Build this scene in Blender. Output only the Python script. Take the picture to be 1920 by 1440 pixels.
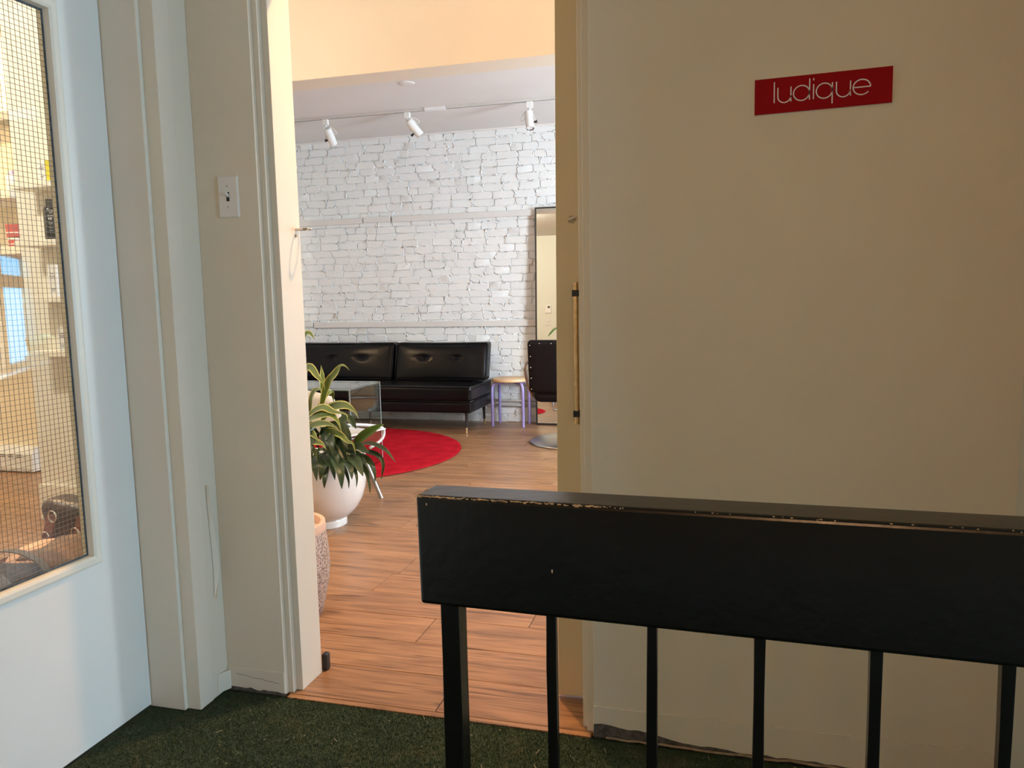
import bpy, bmesh, math, random
import numpy as np
from mathutils import Vector, Matrix

for o in list(bpy.data.objects):
    bpy.data.objects.remove(o, do_unlink=True)
SC = bpy.context.scene
COL = SC.collection
PI = math.pi
random.seed(7)

# ------------------------------------------------------------------ camera
cam_data = bpy.data.cameras.new('camera')
cam_data.sensor_width = 36.0
cam_data.lens = 1450.0 / 1920.0 * 36.0
cam_data.clip_start = 0.02
cam = bpy.data.objects.new('camera', cam_data)
COL.objects.link(cam)


def cam_matrix(pitch, yaw, roll, loc):
    p, y, r = (math.radians(a) for a in (pitch, yaw, roll))
    f = Vector((math.sin(y) * math.cos(p), math.cos(y) * math.cos(p), math.sin(p)))
    rt = Vector((math.cos(y), -math.sin(y), 0))
    up = rt.cross(f)
    rt2 = math.cos(r) * rt + math.sin(r) * up
    up2 = -math.sin(r) * rt + math.cos(r) * up
    m = Matrix((rt2, up2, -f)).transposed().to_4x4()
    m.translation = loc
    return m


cam.matrix_world = cam_matrix(-6.5495, -15.3538, -1.1483, (0, 0, 1.22))
SC.camera = cam

# ------------------------------------------------------------------ world, lights, exposure
SC.view_settings.view_transform = 'Standard'
SC.view_settings.look = 'None'
SC.view_settings.gamma = 1.0
SC.view_settings.use_curve_mapping = False
SC.view_settings.exposure = 0.0

world = bpy.data.worlds.new('world')
SC.world = world
world.use_nodes = True
wn = world.node_tree.nodes['Background']
wn.inputs[0].default_value = (0.13, 0.58, 1.0, 1)
wn.inputs[1].default_value = 12.0

BAY0 = Vector((2.6, 5.54, 0.0))                      # a point on the slanted window wall of the salon
BAYD = Vector((0.58, 0.815, 0.0)).normalized()      # its direction
BAYN = Vector((-BAYD.y, BAYD.x, 0.0))               # into the room


def area_light(name, loc, aim, sx, sy, energy, color, portal=False):
    d = bpy.data.lights.new(name, 'AREA')
    d.shape = 'RECTANGLE'
    d.size, d.size_y = sx, sy
    d.energy = energy
    d.color = color
    if portal:
        d.cycles.is_portal = True
    o = bpy.data.objects.new(name, d)
    COL.objects.link(o)
    o.location = loc
    o.rotation_euler = Vector(aim).to_track_quat('-Z', 'Y').to_euler()
    return o


HALL_WIN = (-0.9, 1.3, 0.3, 1.8)                     # y0, y1, z0, z1 of the added, unseen stair window right of the hall
area_light('added_window_daylight', (5.2, 0.2, 1.05), (-1, 0, 0), 2.1, 1.45, 135.0, (0.72, 0.86, 1.0))  # daylight sent in through the added stair window
p2 = BAY0 + BAYD * -1.38 - BAYN * 0.12
area_light('salon_window_daylight', (p2.x, p2.y, 1.5), BAYN, 0.86, 1.6, 215.0, (0.90, 0.95, 1.0))
p1 = BAY0 + BAYD * -0.22 - BAYN * 0.02
area_light('bay_window_portal', (p1.x, p1.y, 1.2), BAYN, 1.2, 1.0, 1.0, (1, 1, 1), True)

# ------------------------------------------------------------------ materials
MATS = {}


def nt(name):
    m = bpy.data.materials.new(name)
    m.use_nodes = True
    t = m.node_tree
    return m, t, t.nodes['Principled BSDF']


def add(t, typ, **kw):
    n = t.nodes.new(typ)
    for k, v in kw.items():
        setattr(n, k, v)
    return n


def mat(name, col, rough=0.5, metal=0.0, vary=0.0, scale=8.0, bump=0.0, bscale=60.0, spec=0.5, col2=None, coat=0.0,
        detail=4.0, emit=None, estr=0.0, sheen=0.0, bdist=0.01):
    if name in MATS:
        return MATS[name]
    m, t, b = nt(name)
    b.inputs['Roughness'].default_value = rough
    b.inputs['Metallic'].default_value = metal
    b.inputs['Specular IOR Level'].default_value = spec
    b.inputs['Coat Weight'].default_value = coat
    b.inputs['Sheen Weight'].default_value = sheen
    tc = add(t, 'ShaderNodeTexCoord')
    c = (col[0], col[1], col[2], 1)
    b.inputs['Base Color'].default_value = c
    if vary > 0 or col2:
        n = add(t, 'ShaderNodeTexNoise')
        n.inputs['Scale'].default_value = scale
        n.inputs['Detail'].default_value = detail
        t.links.new(tc.outputs['Object'], n.inputs['Vector'])
        r = add(t, 'ShaderNodeValToRGB')
        lo = tuple(x * (1 - vary) for x in col) if not col2 else col
        hi = tuple(min(1, x * (1 + vary)) for x in col) if not col2 else col2
        r.color_ramp.elements[0].position = 0.35
        r.color_ramp.elements[0].color = (*lo, 1)
        r.color_ramp.elements[1].position = 0.65
        r.color_ramp.elements[1].color = (*hi, 1)
        t.links.new(n.outputs['Fac'], r.inputs[0])
        t.links.new(r.outputs[0], b.inputs['Base Color'])
    if bump > 0:
        n2 = add(t, 'ShaderNodeTexNoise')
        n2.inputs['Scale'].default_value = bscale
        n2.inputs['Detail'].default_value = 5.0
        t.links.new(tc.outputs['Object'], n2.inputs['Vector'])
        bp = add(t, 'ShaderNodeBump')
        bp.inputs['Strength'].default_value = bump
        bp.inputs['Distance'].default_value = bdist
        t.links.new(n2.outputs['Fac'], bp.inputs['Height'])
        t.links.new(bp.outputs[0], b.inputs['Normal'])
    if emit:
        b.inputs['Emission Color'].default_value = (*emit, 1)
        b.inputs['Emission Strength'].default_value = estr
    MATS[name] = m
    return m


PAINT = (0.75, 0.68, 0.55)
M_wall = mat('cream_wall_paint', PAINT, 0.45, vary=0.02, scale=3, bump=0.05, bscale=45)
M_trim = mat('cream_gloss_trim_paint', (0.76, 0.70, 0.58), 0.38, vary=0.015, scale=5, bump=0.04, bscale=30)
M_door = mat('pale_door_paint', (0.76, 0.74, 0.68), 0.4, vary=0.015, scale=5, bump=0.04, bscale=35)
M_salon = mat('salon_cream_paint', (0.81, 0.74, 0.61), 0.5, vary=0.015, scale=3, bump=0.04, bscale=50)
M_ceil = mat('white_ceiling_paint', (0.76, 0.74, 0.72), 0.6, vary=0.02, scale=2, bump=0.05, bscale=25)
M_white = mat('white_plastic', (0.82, 0.82, 0.82), 0.35)
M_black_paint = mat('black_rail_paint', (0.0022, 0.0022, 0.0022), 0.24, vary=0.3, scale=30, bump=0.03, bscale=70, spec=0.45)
M_chip = mat('chipped_bare_wood', (0.55, 0.38, 0.22), 0.7, vary=0.3, scale=90)
M_chrome = mat('brushed_chrome', (0.72, 0.72, 0.72), 0.18, 1.0)
M_black_plastic = mat('black_plastic', (0.012, 0.012, 0.012), 0.4)
M_grime = mat('grey_floor_grime', (0.10, 0.085, 0.075), 0.9, vary=0.4, scale=60)
M_brass = mat('worn_brass', (0.62, 0.45, 0.24), 0.28, 1.0, vary=0.15, scale=60)


def wood_mat():
    m, t, b = nt('laminate_oak_planks')
    tc = add(t, 'ShaderNodeTexCoord')
    oi = add(t, 'ShaderNodeObjectInfo')
    off = add(t, 'ShaderNodeVectorMath', operation='SCALE')
    comb = add(t, 'ShaderNodeCombineXYZ')
    t.links.new(oi.outputs['Random'], comb.inputs[0])
    t.links.new(oi.outputs['Random'], comb.inputs[1])
    t.links.new(comb.outputs[0], off.inputs[0])
    off.inputs['Scale'].default_value = 37.0
    ad = add(t, 'ShaderNodeVectorMath', operation='ADD')
    t.links.new(tc.outputs['Object'], ad.inputs[0])
    t.links.new(off.outputs[0], ad.inputs[1])
    mp = add(t, 'ShaderNodeMapping')
    mp.inputs['Scale'].default_value = (3.0, 60, 1)
    t.links.new(ad.outputs[0], mp.inputs[0])
    n1 = add(t, 'ShaderNodeTexNoise')
    n1.inputs['Scale'].default_value = 1.0
    n1.inputs['Detail'].default_value = 10
    n1.inputs['Distortion'].default_value = 1.2
    t.links.new(mp.outputs[0], n1.inputs['Vector'])
    mp2 = add(t, 'ShaderNodeMapping')
    mp2.inputs['Scale'].default_value = (1.1, 7, 1)
    t.links.new(ad.outputs[0], mp2.inputs[0])
    n2 = add(t, 'ShaderNodeTexNoise')
    n2.inputs['Scale'].default_value = 1.3
    n2.inputs['Detail'].default_value = 4
    n2.inputs['Distortion'].default_value = 2.0
    t.links.new(mp2.outputs[0], n2.inputs['Vector'])
    r1 = add(t, 'ShaderNodeValToRGB')
    e = r1.color_ramp.elements
    e[0].position, e[0].color = 0.30, (0.12, 0.056, 0.026, 1)
    e[1].position, e[1].color = 0.64, (0.42, 0.225, 0.108, 1)
    k = e.new(0.44)
    k.color = (0.33, 0.168, 0.078, 1)
    t.links.new(n1.outputs['Fac'], r1.inputs[0])
    r2 = add(t, 'ShaderNodeValToRGB')
    e = r2.color_ramp.elements
    e[0].position, e[0].color = 0.34, (0.48, 0.42, 0.38, 1)
    e[1].position, e[1].color = 0.55, (1.0, 1.0, 1.0, 1)
    t.links.new(n2.outputs['Fac'], r2.inputs[0])
    mx = add(t, 'ShaderNodeMix', data_type='RGBA', blend_type='MULTIPLY')
    mx.inputs[0].default_value = 0.6
    t.links.new(r1.outputs[0], mx.inputs[6])
    t.links.new(r2.outputs[0], mx.inputs[7])
    hsv = add(t, 'ShaderNodeHueSaturation')
    mr = add(t, 'ShaderNodeMapRange')
    mr.inputs['To Min'].default_value = 0.86
    mr.inputs['To Max'].default_value = 1.14
    t.links.new(oi.outputs['Random'], mr.inputs['Value'])
    t.links.new(mr.outputs[0], hsv.inputs['Value'])
    t.links.new(mx.outputs[2], hsv.inputs['Color'])
    t.links.new(hsv.outputs[0], b.inputs['Base Color'])
    bp = add(t, 'ShaderNodeBump')
    bp.inputs['Strength'].default_value = 0.12
    bp.inputs['Distance'].default_value = 0.002
    t.links.new(n1.outputs['Fac'], bp.inputs['Height'])
    t.links.new(bp.outputs[0], b.inputs['Normal'])
    b.inputs['Roughness'].default_value = 0.33
    return m


M_wood = wood_mat()


def brick_mat():
    m, t, b = nt('white_painted_brick')
    tc = add(t, 'ShaderNodeTexCoord')
    geo = add(t, 'ShaderNodeNewGeometry')
    n = add(t, 'ShaderNodeTexNoise')
    n.inputs['Scale'].default_value = 45
    n.inputs['Detail'].default_value = 7
    t.links.new(geo.outputs['Position'], n.inputs['Vector'])
    n3 = add(t, 'ShaderNodeTexNoise')
    n3.inputs['Scale'].default_value = 11
    n3.inputs['Detail'].default_value = 5
    n3.inputs['Distortion'].default_value = 1.5
    t.links.new(geo.outputs['Position'], n3.inputs['Vector'])
    r = add(t, 'ShaderNodeValToRGB')                 # stained and rubbed spots in the old paint
    e = r.color_ramp.elements
    e[0].position, e[0].color = 0.24, (0.52, 0.45, 0.40, 1)
    e[1].position, e[1].color = 0.33, (0.79, 0.81, 0.81, 1)
    t.links.new(n3.outputs['Fac'], r.inputs[0])
    t.links.new(r.outputs[0], b.inputs['Base Color'])
    bp = add(t, 'ShaderNodeBump')
    bp.inputs['Strength'].default_value = 0.4
    bp.inputs['Distance'].default_value = 0.006
    t.links.new(n.outputs['Fac'], bp.inputs['Height'])
    t.links.new(bp.outputs[0], b.inputs['Normal'])
    b.inputs['Roughness'].default_value = 0.42
    return m


M_brick = brick_mat()


def carpet_mat():
    m, t, b = nt('dark_green_carpet')
    tc = add(t, 'ShaderNodeTexCoord')
    n = add(t, 'ShaderNodeTexNoise')
    n.inputs['Scale'].default_value = 3.5
    n.inputs['Detail'].default_value = 8
    n.inputs['Roughness'].default_value = 0.75
    t.links.new(tc.outputs['Object'], n.inputs['Vector'])
    r = add(t, 'ShaderNodeValToRGB')
    e = r.color_ramp.elements
    e[0].position, e[0].color = 0.35, (0.018, 0.038, 0.014, 1)
    e[1].position, e[1].color = 0.70, (0.075, 0.075, 0.035, 1)
    k = e.new(0.55)
    k.color = (0.030, 0.056, 0.020, 1)
    t.links.new(n.outputs['Fac'], r.inputs[0])
    t.links.new(r.outputs[0], b.inputs['Base Color'])
    n2 = add(t, 'ShaderNodeTexNoise')
    n2.inputs['Scale'].default_value = 220
    t.links.new(tc.outputs['Object'], n2.inputs['Vector'])
    bp = add(t, 'ShaderNodeBump')
    bp.inputs['Strength'].default_value = 0.8
    bp.inputs['Distance'].default_value = 0.004
    t.links.new(n2.outputs['Fac'], bp.inputs['Height'])
    t.links.new(bp.outputs[0], b.inputs['Normal'])
    b.inputs['Roughness'].default_value = 0.95
    b.inputs['Sheen Weight'].default_value = 0.1
    return m


M_carpet = carpet_mat()


def glass_mat(name, tint=(0.96, 0.985, 0.975), ior=1.5):
    m = bpy.data.materials.new(name)
    m.use_nodes = True
    t = m.node_tree
    t.nodes.remove(t.nodes['Principled BSDF'])
    out = t.nodes['Material Output']
    tr = add(t, 'ShaderNodeBsdfTransparent')
    tr.inputs[0].default_value = (*tint, 1)
    gl = add(t, 'ShaderNodeBsdfGlossy')
    gl.inputs['Roughness'].default_value = 0.01
    gl.inputs['Color'].default_value = (1, 1, 1, 1)
    fr = add(t, 'ShaderNodeFresnel')
    geo = add(t, 'ShaderNodeNewGeometry')
    mr = add(t, 'ShaderNodeMapRange')                # same reflectance on both faces of the thin pane
    mr.inputs['To Min'].default_value = ior
    mr.inputs['To Max'].default_value = 1.0 / ior
    t.links.new(geo.outputs['Backfacing'], mr.inputs['Value'])
    t.links.new(mr.outputs[0], fr.inputs['IOR'])
    mx = add(t, 'ShaderNodeMixShader')
    t.links.new(fr.outputs[0], mx.inputs[0])
    t.links.new(tr.outputs[0], mx.inputs[1])
    t.links.new(gl.outputs[0], mx.inputs[2])
    t.links.new(mx.outputs[0], out.inputs[0])
    return m


M_glass = glass_mat('clear_pane_glass')
M_tglass = glass_mat('green_tinted_table_glass', (0.86, 0.93, 0.91), 1.55)


def leaf_mat(name, mid, edge, e0, e1):
    m, t, b = nt(name)
    uv = add(t, 'ShaderNodeUVMap')
    sep = add(t, 'ShaderNodeSeparateXYZ')
    t.links.new(uv.outputs[0], sep.inputs[0])
    n = add(t, 'ShaderNodeTexNoise')
    n.inputs['Scale'].default_value = 5
    mp = add(t, 'ShaderNodeMapping')
    mp.inputs['Scale'].default_value = (6, 1.5, 1)
    t.links.new(uv.outputs[0], mp.inputs[0])
    t.links.new(mp.outputs[0], n.inputs['Vector'])
    s = add(t, 'ShaderNodeMath', operation='SUBTRACT')
    s.inputs[1].default_value = 0.5
    t.links.new(sep.outputs[0], s.inputs[0])
    a = add(t, 'ShaderNodeMath', operation='ABSOLUTE')
    t.links.new(s.outputs[0], a.inputs[0])
    ma = add(t, 'ShaderNodeMath', operation='MULTIPLY_ADD')
    ma.inputs[1].default_value = 0.16
    t.links.new(n.outputs['Fac'], ma.inputs[0])
    t.links.new(a.outputs[0], ma.inputs[2])
    r = add(t, 'ShaderNodeValToRGB')
    e = r.color_ramp.elements
    e[0].position, e[0].color = e0, (*mid, 1)
    e[1].position, e[1].color = e1, (*edge, 1)
    t.links.new(ma.outputs[0], r.inputs[0])
    t.links.new(r.outputs[0], b.inputs['Base Color'])
    b.inputs['Roughness'].default_value = 0.38
    return m


M_varieg = leaf_mat('variegated_leaf', (0.10, 0.16, 0.03), (0.62, 0.60, 0.20), 0.43, 0.49)
M_lily = leaf_mat('dark_lily_leaf', (0.022, 0.045, 0.018), (0.035, 0.065, 0.024), 0.2, 0.5)
M_lily2 = leaf_mat('bright_lily_leaf', (0.06, 0.13, 0.015), (0.10, 0.18, 0.03), 0.2, 0.5)


# ------------------------------------------------------------------ mesh helpers
class MB:
    def __init__(self):
        self.v, self.f, self.uv = [], [], None

    def box(self, x0, x1, y0, y1, z0, z1):
        i = len(self.v)
        self.v += [(x0, y0, z0), (x1, y0, z0), (x1, y1, z0), (x0, y1, z0), (x0, y0, z1), (x1, y0, z1), (x1, y1, z1), (x0, y1, z1)]
        for q in ((0, 3, 2, 1), (4, 5, 6, 7), (0, 1, 5, 4), (1, 2, 6, 5), (2, 3, 7, 6), (3, 0, 4, 7)):
            self.f.append(tuple(i + k for k in q))
        return self

    def obox(self, c, ax, hx, ay, hy, az, hz):
        """box from a centre, three axes and half sizes"""
        c, ax, ay, az = Vector(c), Vector(ax).normalized(), Vector(ay).normalized(), Vector(az).normalized()
        i = len(self.v)
        for s in ((-1, -1, -1), (1, -1, -1), (1, 1, -1), (-1, 1, -1), (-1, -1, 1), (1, -1, 1), (1, 1, 1), (-1, 1, 1)):
            self.v.append(tuple(c + ax * hx * s[0] + ay * hy * s[1] + az * hz * s[2]))
        for q in ((0, 3, 2, 1), (4, 5, 6, 7), (0, 1, 5, 4), (1, 2, 6, 5), (2, 3, 7, 6), (3, 0, 4, 7)):
            self.f.append(tuple(i + k for k in q))
        return self

    def tube(self, pts, r, n=10, caps=True, closed=False):
        pts = [Vector(p) for p in pts]
        rs = r if isinstance(r, (list, tuple)) else [r] * len(pts)
        up = None
        rings = []
        N = len(pts)
        for k, p in enumerate(pts):
            a = pts[(k - 1) % N] if (closed or k > 0) else p
            b = pts[(k + 1) % N] if (closed or k < N - 1) else p
            t = (b - a).normalized()
            if up is None:
                up = Vector((0, 0, 1)) if abs(t.z) < 0.9 else Vector((1, 0, 0))
            s = t.cross(up)
            if s.length < 1e-6:
                s = t.orthogonal()
            s.normalize()
            up = s.cross(t).normalized()
            i = len(self.v)
            for j in range(n):
                an = 2 * PI * j / n
                self.v.append(tuple(p + rs[k] * (math.cos(an) * s + math.sin(an) * up)))
            rings.append(i)
        M = N if closed else N - 1
        for k in range(M):
            a, b = rings[k], rings[(k + 1) % N]
            for j in range(n):
                self.f.append((a + j, a + (j + 1) % n, b + (j + 1) % n, b + j))
        if caps and not closed:
            self.f.append(tuple(rings[0] + j for j in range(n))[::-1])
            self.f.append(tuple(rings[-1] + j for j in range(n)))
        return self

    def lathe(self, prof, c=(0, 0, 0), n=32, ax=None):
        """revolve (r, h) about an axis through c"""
        c = Vector(c)
        az = Vector(ax).normalized() if ax else Vector((0, 0, 1))
        s = az.orthogonal().normalized() if ax else Vector((1, 0, 0))
        u = az.cross(s)
        rings = []
        for r, h in prof:
            i = len(self.v)
            if r < 1e-6:
                self.v.append(tuple(c + az * h))
                rings.append((i, 1))
            else:
                for j in range(n):
                    a = 2 * PI * j / n
                    self.v.append(tuple(c + az * h + r * (math.cos(a) * s + math.sin(a) * u)))
                rings.append((i, n))
        for (a, na), (b, nb) in zip(rings[:-1], rings[1:]):
            for j in range(n):
                j2 = (j + 1) % n
                if na == 1 and nb == 1:
                    continue
                if na == 1:
                    self.f.append((a, b + j2, b + j))
                elif nb == 1:
                    self.f.append((a + j, a + j2, b))
                else:
                    self.f.append((a + j, a + j2, b + j2, b + j))
        return self

    def rbox(self, x0, x1, y0, y1, z0, z1, r=0.02, n=8, fn=None):
        """rounded soft box; fn may move each point"""
        idx = {}
        cx, cy, cz = (x0 + x1) / 2, (y0 + y1) / 2, (z0 + z1) / 2
        hx, hy, hz = (x1 - x0) / 2, (y1 - y0) / 2, (z1 - z0) / 2

        def grid(h):
            inner = max(h - r, 1e-4)
            a = [-h, -inner - (h - inner) * 0.5]
            a += [-inner + 2 * inner * k / n for k in range(n + 1)]
            a += [inner + (h - inner) * 0.5, h]
            return a
        gx, gy, gz = grid(hx), grid(hy), grid(hz)

        def vert(p):
            key = tuple(round(q, 6) for q in p)
            if key in idx:
                return idx[key]
            q = [max(-h + r, min(h - r, v)) if h > r else 0.0 for v, h in zip(p, (hx, hy, hz))]
            d = Vector(p) - Vector(q)
            if d.length > 1e-9:
                d = d.normalized() * r
            w = Vector(q) + d
            w = Vector((w.x + cx, w.y + cy, w.z + cz))
            if fn:
                w = Vector(fn(w, (p[0] / hx, p[1] / hy, p[2] / hz)))
            idx[key] = len(self.v)
            self.v.append(tuple(w))
            return idx[key]
        for (ga, gb, mk) in ((gx, gy, lambda a, b, s: (a, b, s * hz)), (gy, gz, lambda a, b, s: (s * hx, a, b)), (gz, gx, lambda a, b, s: (b, s * hy, a))):
            for s in (-1, 1):
                for i in range(len(ga) - 1):
                    for j in range(len(gb) - 1):
                        q = [vert(mk(ga[i], gb[j], s)), vert(mk(ga[i + 1], gb[j], s)), vert(mk(ga[i + 1], gb[j + 1], s)), vert(mk(ga[i], gb[j + 1], s))]
                        if s < 0:
                            q = q[::-1]
                        self.f.append(tuple(q))
        return self

    def mesh(self, name, m, smooth=False):
        me = bpy.data.meshes.new(name)
        me.from_pydata(self.v, [], self.f)
        me.materials.append(m)
        if self.uv is not None:
            ul = me.uv_layers.new(name='UVMap')
            for lp in me.loops:
                ul.data[lp.index].uv = self.uv[lp.vertex_index]
        if smooth:
            me.polygons.foreach_set('use_smooth', [True] * len(me.polygons))
        me.update()
        return me

    def build(self, name, m, parent=None, smooth=False, bevel=0.0, seg=2, origin=None, auto=None):
        if origin is not None:
            ox, oy, oz = origin
            self.v = [(a - ox, b - oy, c - oz) for a, b, c in self.v]
        me = self.mesh(name, m, smooth)
        o = bpy.data.objects.new(name, me)
        COL.objects.link(o)
        if origin is not None:
            o.location = origin
        if bevel > 0:
            md = o.modifiers.new('bevel', 'BEVEL')
            md.width = bevel
            md.segments = seg
            md.limit_method = 'ANGLE'
            md.angle_limit = math.radians(35)
        if auto:
            me.set_sharp_from_angle(angle=math.radians(auto))
        if parent is not None:
            par(o, parent)
        return o


def par(o, parent):
    """parent keeping the world place"""
    o.parent = parent
    if parent.type == 'EMPTY' or parent.location.length > 0 or parent.parent:
        bpy_m = world_of(parent)
        o.matrix_parent_inverse = bpy_m.inverted()


def world_of(o):
    m = Matrix.LocRotScale(o.location, o.rotation_euler, o.scale)
    if o.parent:
        m = world_of(o.parent) @ o.matrix_parent_inverse @ m
    return m


def tag(o, label, cat, group=None, kind=None):
    o['label'] = label
    o['category'] = cat
    if group:
        o['group'] = group
    if kind:
        o['kind'] = kind
    return o


def thing(name, label, cat, loc=(0, 0, 0), group=None, kind=None):
    o = bpy.data.objects.new(name, None)
    o.empty_display_size = 0.1
    COL.objects.link(o)
    o.location = loc
    return tag(o, label, cat, group, kind)


def struct(o, label, cat):
    return tag(o, label, cat, kind='structure')


def catmull(pts, per=6):
    P = [Vector(p) for p in pts]
    P = [P[0] * 2 - P[1]] + P + [P[-1] * 2 - P[-2]]
    out = []
    for i in range(1, len(P) - 2):
        for k in range(per):
            t = k / per
            a, b, c, d = P[i - 1], P[i], P[i + 1], P[i + 2]
            out.append(0.5 * ((2 * b) + (c - a) * t + (2 * a - 5 * b + 4 * c - d) * t * t + (3 * b - a - 3 * c + d) * t ** 3))
    out.append(P[-2])
    return out


def noise_grid(seed, nx, ny):
    return np.random.RandomState(seed).rand(ny, nx)


# ------------------------------------------------------------------ large structure: hall
HX0, HX1 = -1.505, 0.665       # hall side walls
FY, FYB = 2.008, 2.165         # front wall, hall face and salon face
OX0, OX1 = -1.262, -0.372      # clear doorway
FARY = 7.15                    # brick wall face
CEIL_NEAR, CEIL_FAR = 3.0, 2.77

carpet = MB().box(-1.70, 5.1, -1.9, 1.995, -0.03, -0.004).build('floor_carpet', M_carpet)
struct(carpet, 'dark green hall carpet in front of the doorway', 'carpet')


def tufts(n, x0, x1, y0, y1, seed):
    rs = np.random.RandomState(seed)
    x = rs.uniform(x0, x1, n)
    y = rs.uniform(y0, y1, n)
    h = rs.uniform(0.0035, 0.0075, n)
    a = rs.uniform(0, 2 * np.pi, n)
    w = rs.uniform(0.0010, 0.0018, n)
    lx, ly = rs.normal(0, 0.002, n), rs.normal(0, 0.002, n)
    v = np.zeros((n, 3, 3), np.float32)
    v[:, 0] = np.stack([x - np.cos(a) * w, y - np.sin(a) * w, np.full(n, -0.0045)], 1)
    v[:, 1] = np.stack([x + np.cos(a) * w, y + np.sin(a) * w, np.full(n, -0.0045)], 1)
    v[:, 2] = np.stack([x + lx, y + ly, -0.0045 + h], 1)
    me = bpy.data.meshes.new('carpet_pile')
    me.vertices.add(3 * n)
    me.vertices.foreach_set('co', v.reshape(-1))
    me.loops.add(3 * n)
    me.loops.foreach_set('vertex_index', np.arange(3 * n, dtype=np.int32))
    me.polygons.add(n)
    me.polygons.foreach_set('loop_start', np.arange(0, 3 * n, 3, dtype=np.int32))
    me.materials.append(M_carpet)
    me.update()
    me.validate()
    return me


pile = bpy.data.objects.new('carpet_pile', tufts(230000, -1.66, 0.65, 0.95, 1.999, 3))
COL.objects.link(pile)
pile.parent = carpet
pile['kind'] = 'stuff'
# pale lint and straw bits caught in the pile
mb = MB()
rs = random.Random(11)
for k in range(70):
    x, y = rs.uniform(-1.45, 0.2), 1.98 - abs(rs.gauss(0, 0.22))
    if y < 1.3:
        continue
    an, ln = rs.uniform(0, PI), rs.choice((0.002, 0.0025, 0.003, 0.009))
    mb.obox((x, y, 0.004), (math.cos(an), math.sin(an), 0.1), ln, (-math.sin(an), math.cos(an), 0), 0.0007, (0, 0, 1), 0.0006)
lint = mb.build('lint', mat('straw_lint', (0.36, 0.30, 0.20), 0.9), carpet)
lint['kind'] = 'stuff'

# left wall of the hall with its door opening (y 0.92 .. 1.855)
mb = MB()
mb.box(-1.75, HX0, 1.93, FYB, 0.0, 3.05)
mb.box(-1.75, HX0, -1.9, 0.85, 0.0, 3.05)
mb.box(-1.75, HX0, 0.85, 1.93, 2.16, 3.05)
wl = struct(mb.build('wall_left', M_wall), 'cream painted left wall of the hall around the glazed door', 'wall')
# blistered paint seam low on that wall, and a broken piece of skirting
pts = [(1.960, .667), (1.966, .60), (1.975, .53), (1.984, .46), (1.987, .41), (1.980, .36), (1.966, .312)]
mb = MB()
back = [(1.958, .667), (1.960, .60), (1.964, .53), (1.968, .46), (1.969, .41), (1.968, .36), (1.966, .312)]
for (ya, za), (yb, zb) in zip(pts, back):
    mb.v += [(HX0 + 0.010, ya, za), (HX0 + 0.0015, yb, zb), (HX0 + 0.0005, ya + .004, za)]
for k in range(len(pts) - 1):
    i = 3 * k
    mb.f += [(i, i + 1, i + 4, i + 3), (i + 2, i, i + 3, i + 5)]
mb.build('paint_blister', M_wall, wl)
mb = MB()
mb.obox((HX0 + 0.006, 1.985, 0.034), (0.25, 1, -0.12), 0.030, (1, -0.2, 0), 0.003, (0, 0.1, 1), 0.030)
o = mb.build('baseboard_left', M_trim, bevel=0.001)
struct(o, 'short cracked piece of skirting leaning in the corner below the blistered paint', 'baseboard')

# door frame of the glazed door
mb = MB()
mb.box(-1.75, -1.547, 1.855, 1.93, 0.0, 2.16)
mb.box(-1.547, -1.5015, 1.868, 1.93, 0.0, 2.16)
mb.box(-1.75, -1.547, 0.85, 0.925, 0.0, 2.16)
mb.box(-1.547, -1.5015, 0.85, 0.912, 0.0, 2.16)
mb.box(-1.75, -1.547, 0.925, 1.855, 2.10, 2.16)
mb.box(-1.547, -1.5015, 0.912, 1.868, 2.112, 2.16)
o = mb.build('trim_1', M_trim, bevel=0.002)
struct(o, 'cream stepped frame around the wired glass door', 'door frame')

# front wall with the doorway, stepped reveals
mb = MB()
mb.box(HX0, -1.300, FY, FYB, 0.0, 3.05)
mb.box(-0.336, 5.1, FY, FYB, 0.0, 3.05)
mb.box(-1.300, -0.336, FY, FYB, 2.22, 3.05)
wf = struct(mb.build('wall_front', M_wall, bevel=0.002), 'cream front wall of the hall carrying the switch and the red sign', 'wall')
mb = MB()
mb.box(-1.300, -1.283, 2.025, FYB, 0.0, 2.22)
mb.box(-1.283, OX0, 2.045, FYB, 0.0, 2.205)
mb.box(-0.357, -0.336, 2.025, FYB, 0.0, 2.22)
mb.box(OX1, -0.357, 2.045, FYB, 0.0, 2.205)
mb.box(-1.283, -0.357, 2.025, FYB, 2.205, 2.22)
o = mb.build('trim_2', M_trim, bevel=0.0015)
struct(o, 'cream stepped frame of the open doorway into the salon', 'door frame')
# caulk ridge where the flush baseboard meets the wall, and the baseboards
bl = MB().box(HX0, -1.301, FY - 0.004, FY, 0.0, 0.073).build('baseboard_front_left', M_trim, bevel=0.0015)
struct(bl, 'scuffed cream skirting below the light switch', 'baseboard')
mb = MB()
rs = random.Random(4)
pts = []
for k in range(26):
    t = k / 25
    pts.append((-1.47 + 0.15 * t, FY - 0.0042, 0.052 - 0.016 * t + rs.gauss(0, 0.0012)))
mb.tube(pts, 0.0006, 4)
mb.build('crack', M_grime, bl)
mb = MB().box(-0.336, HX1, FY - 0.004, FY, 0.0, 0.088)
br = struct(mb.build('baseboard_front_right', M_wall, bevel=0.002), 'cream flush skirting with torn caulk line under the red sign', 'baseboard')
mb = MB()
pts = []
for k in range(150):
    t = k / 149
    pts.append((-0.13 + 0.79 * t, FY - 0.0045, 0.0905 + rs.gauss(0, 0.0014)))
mb.tube(pts, [0.0006 + abs(rs.gauss(0, 0.0011)) for _ in pts], 5)
mb.build('caulk_ridge', M_wall, br)
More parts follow.
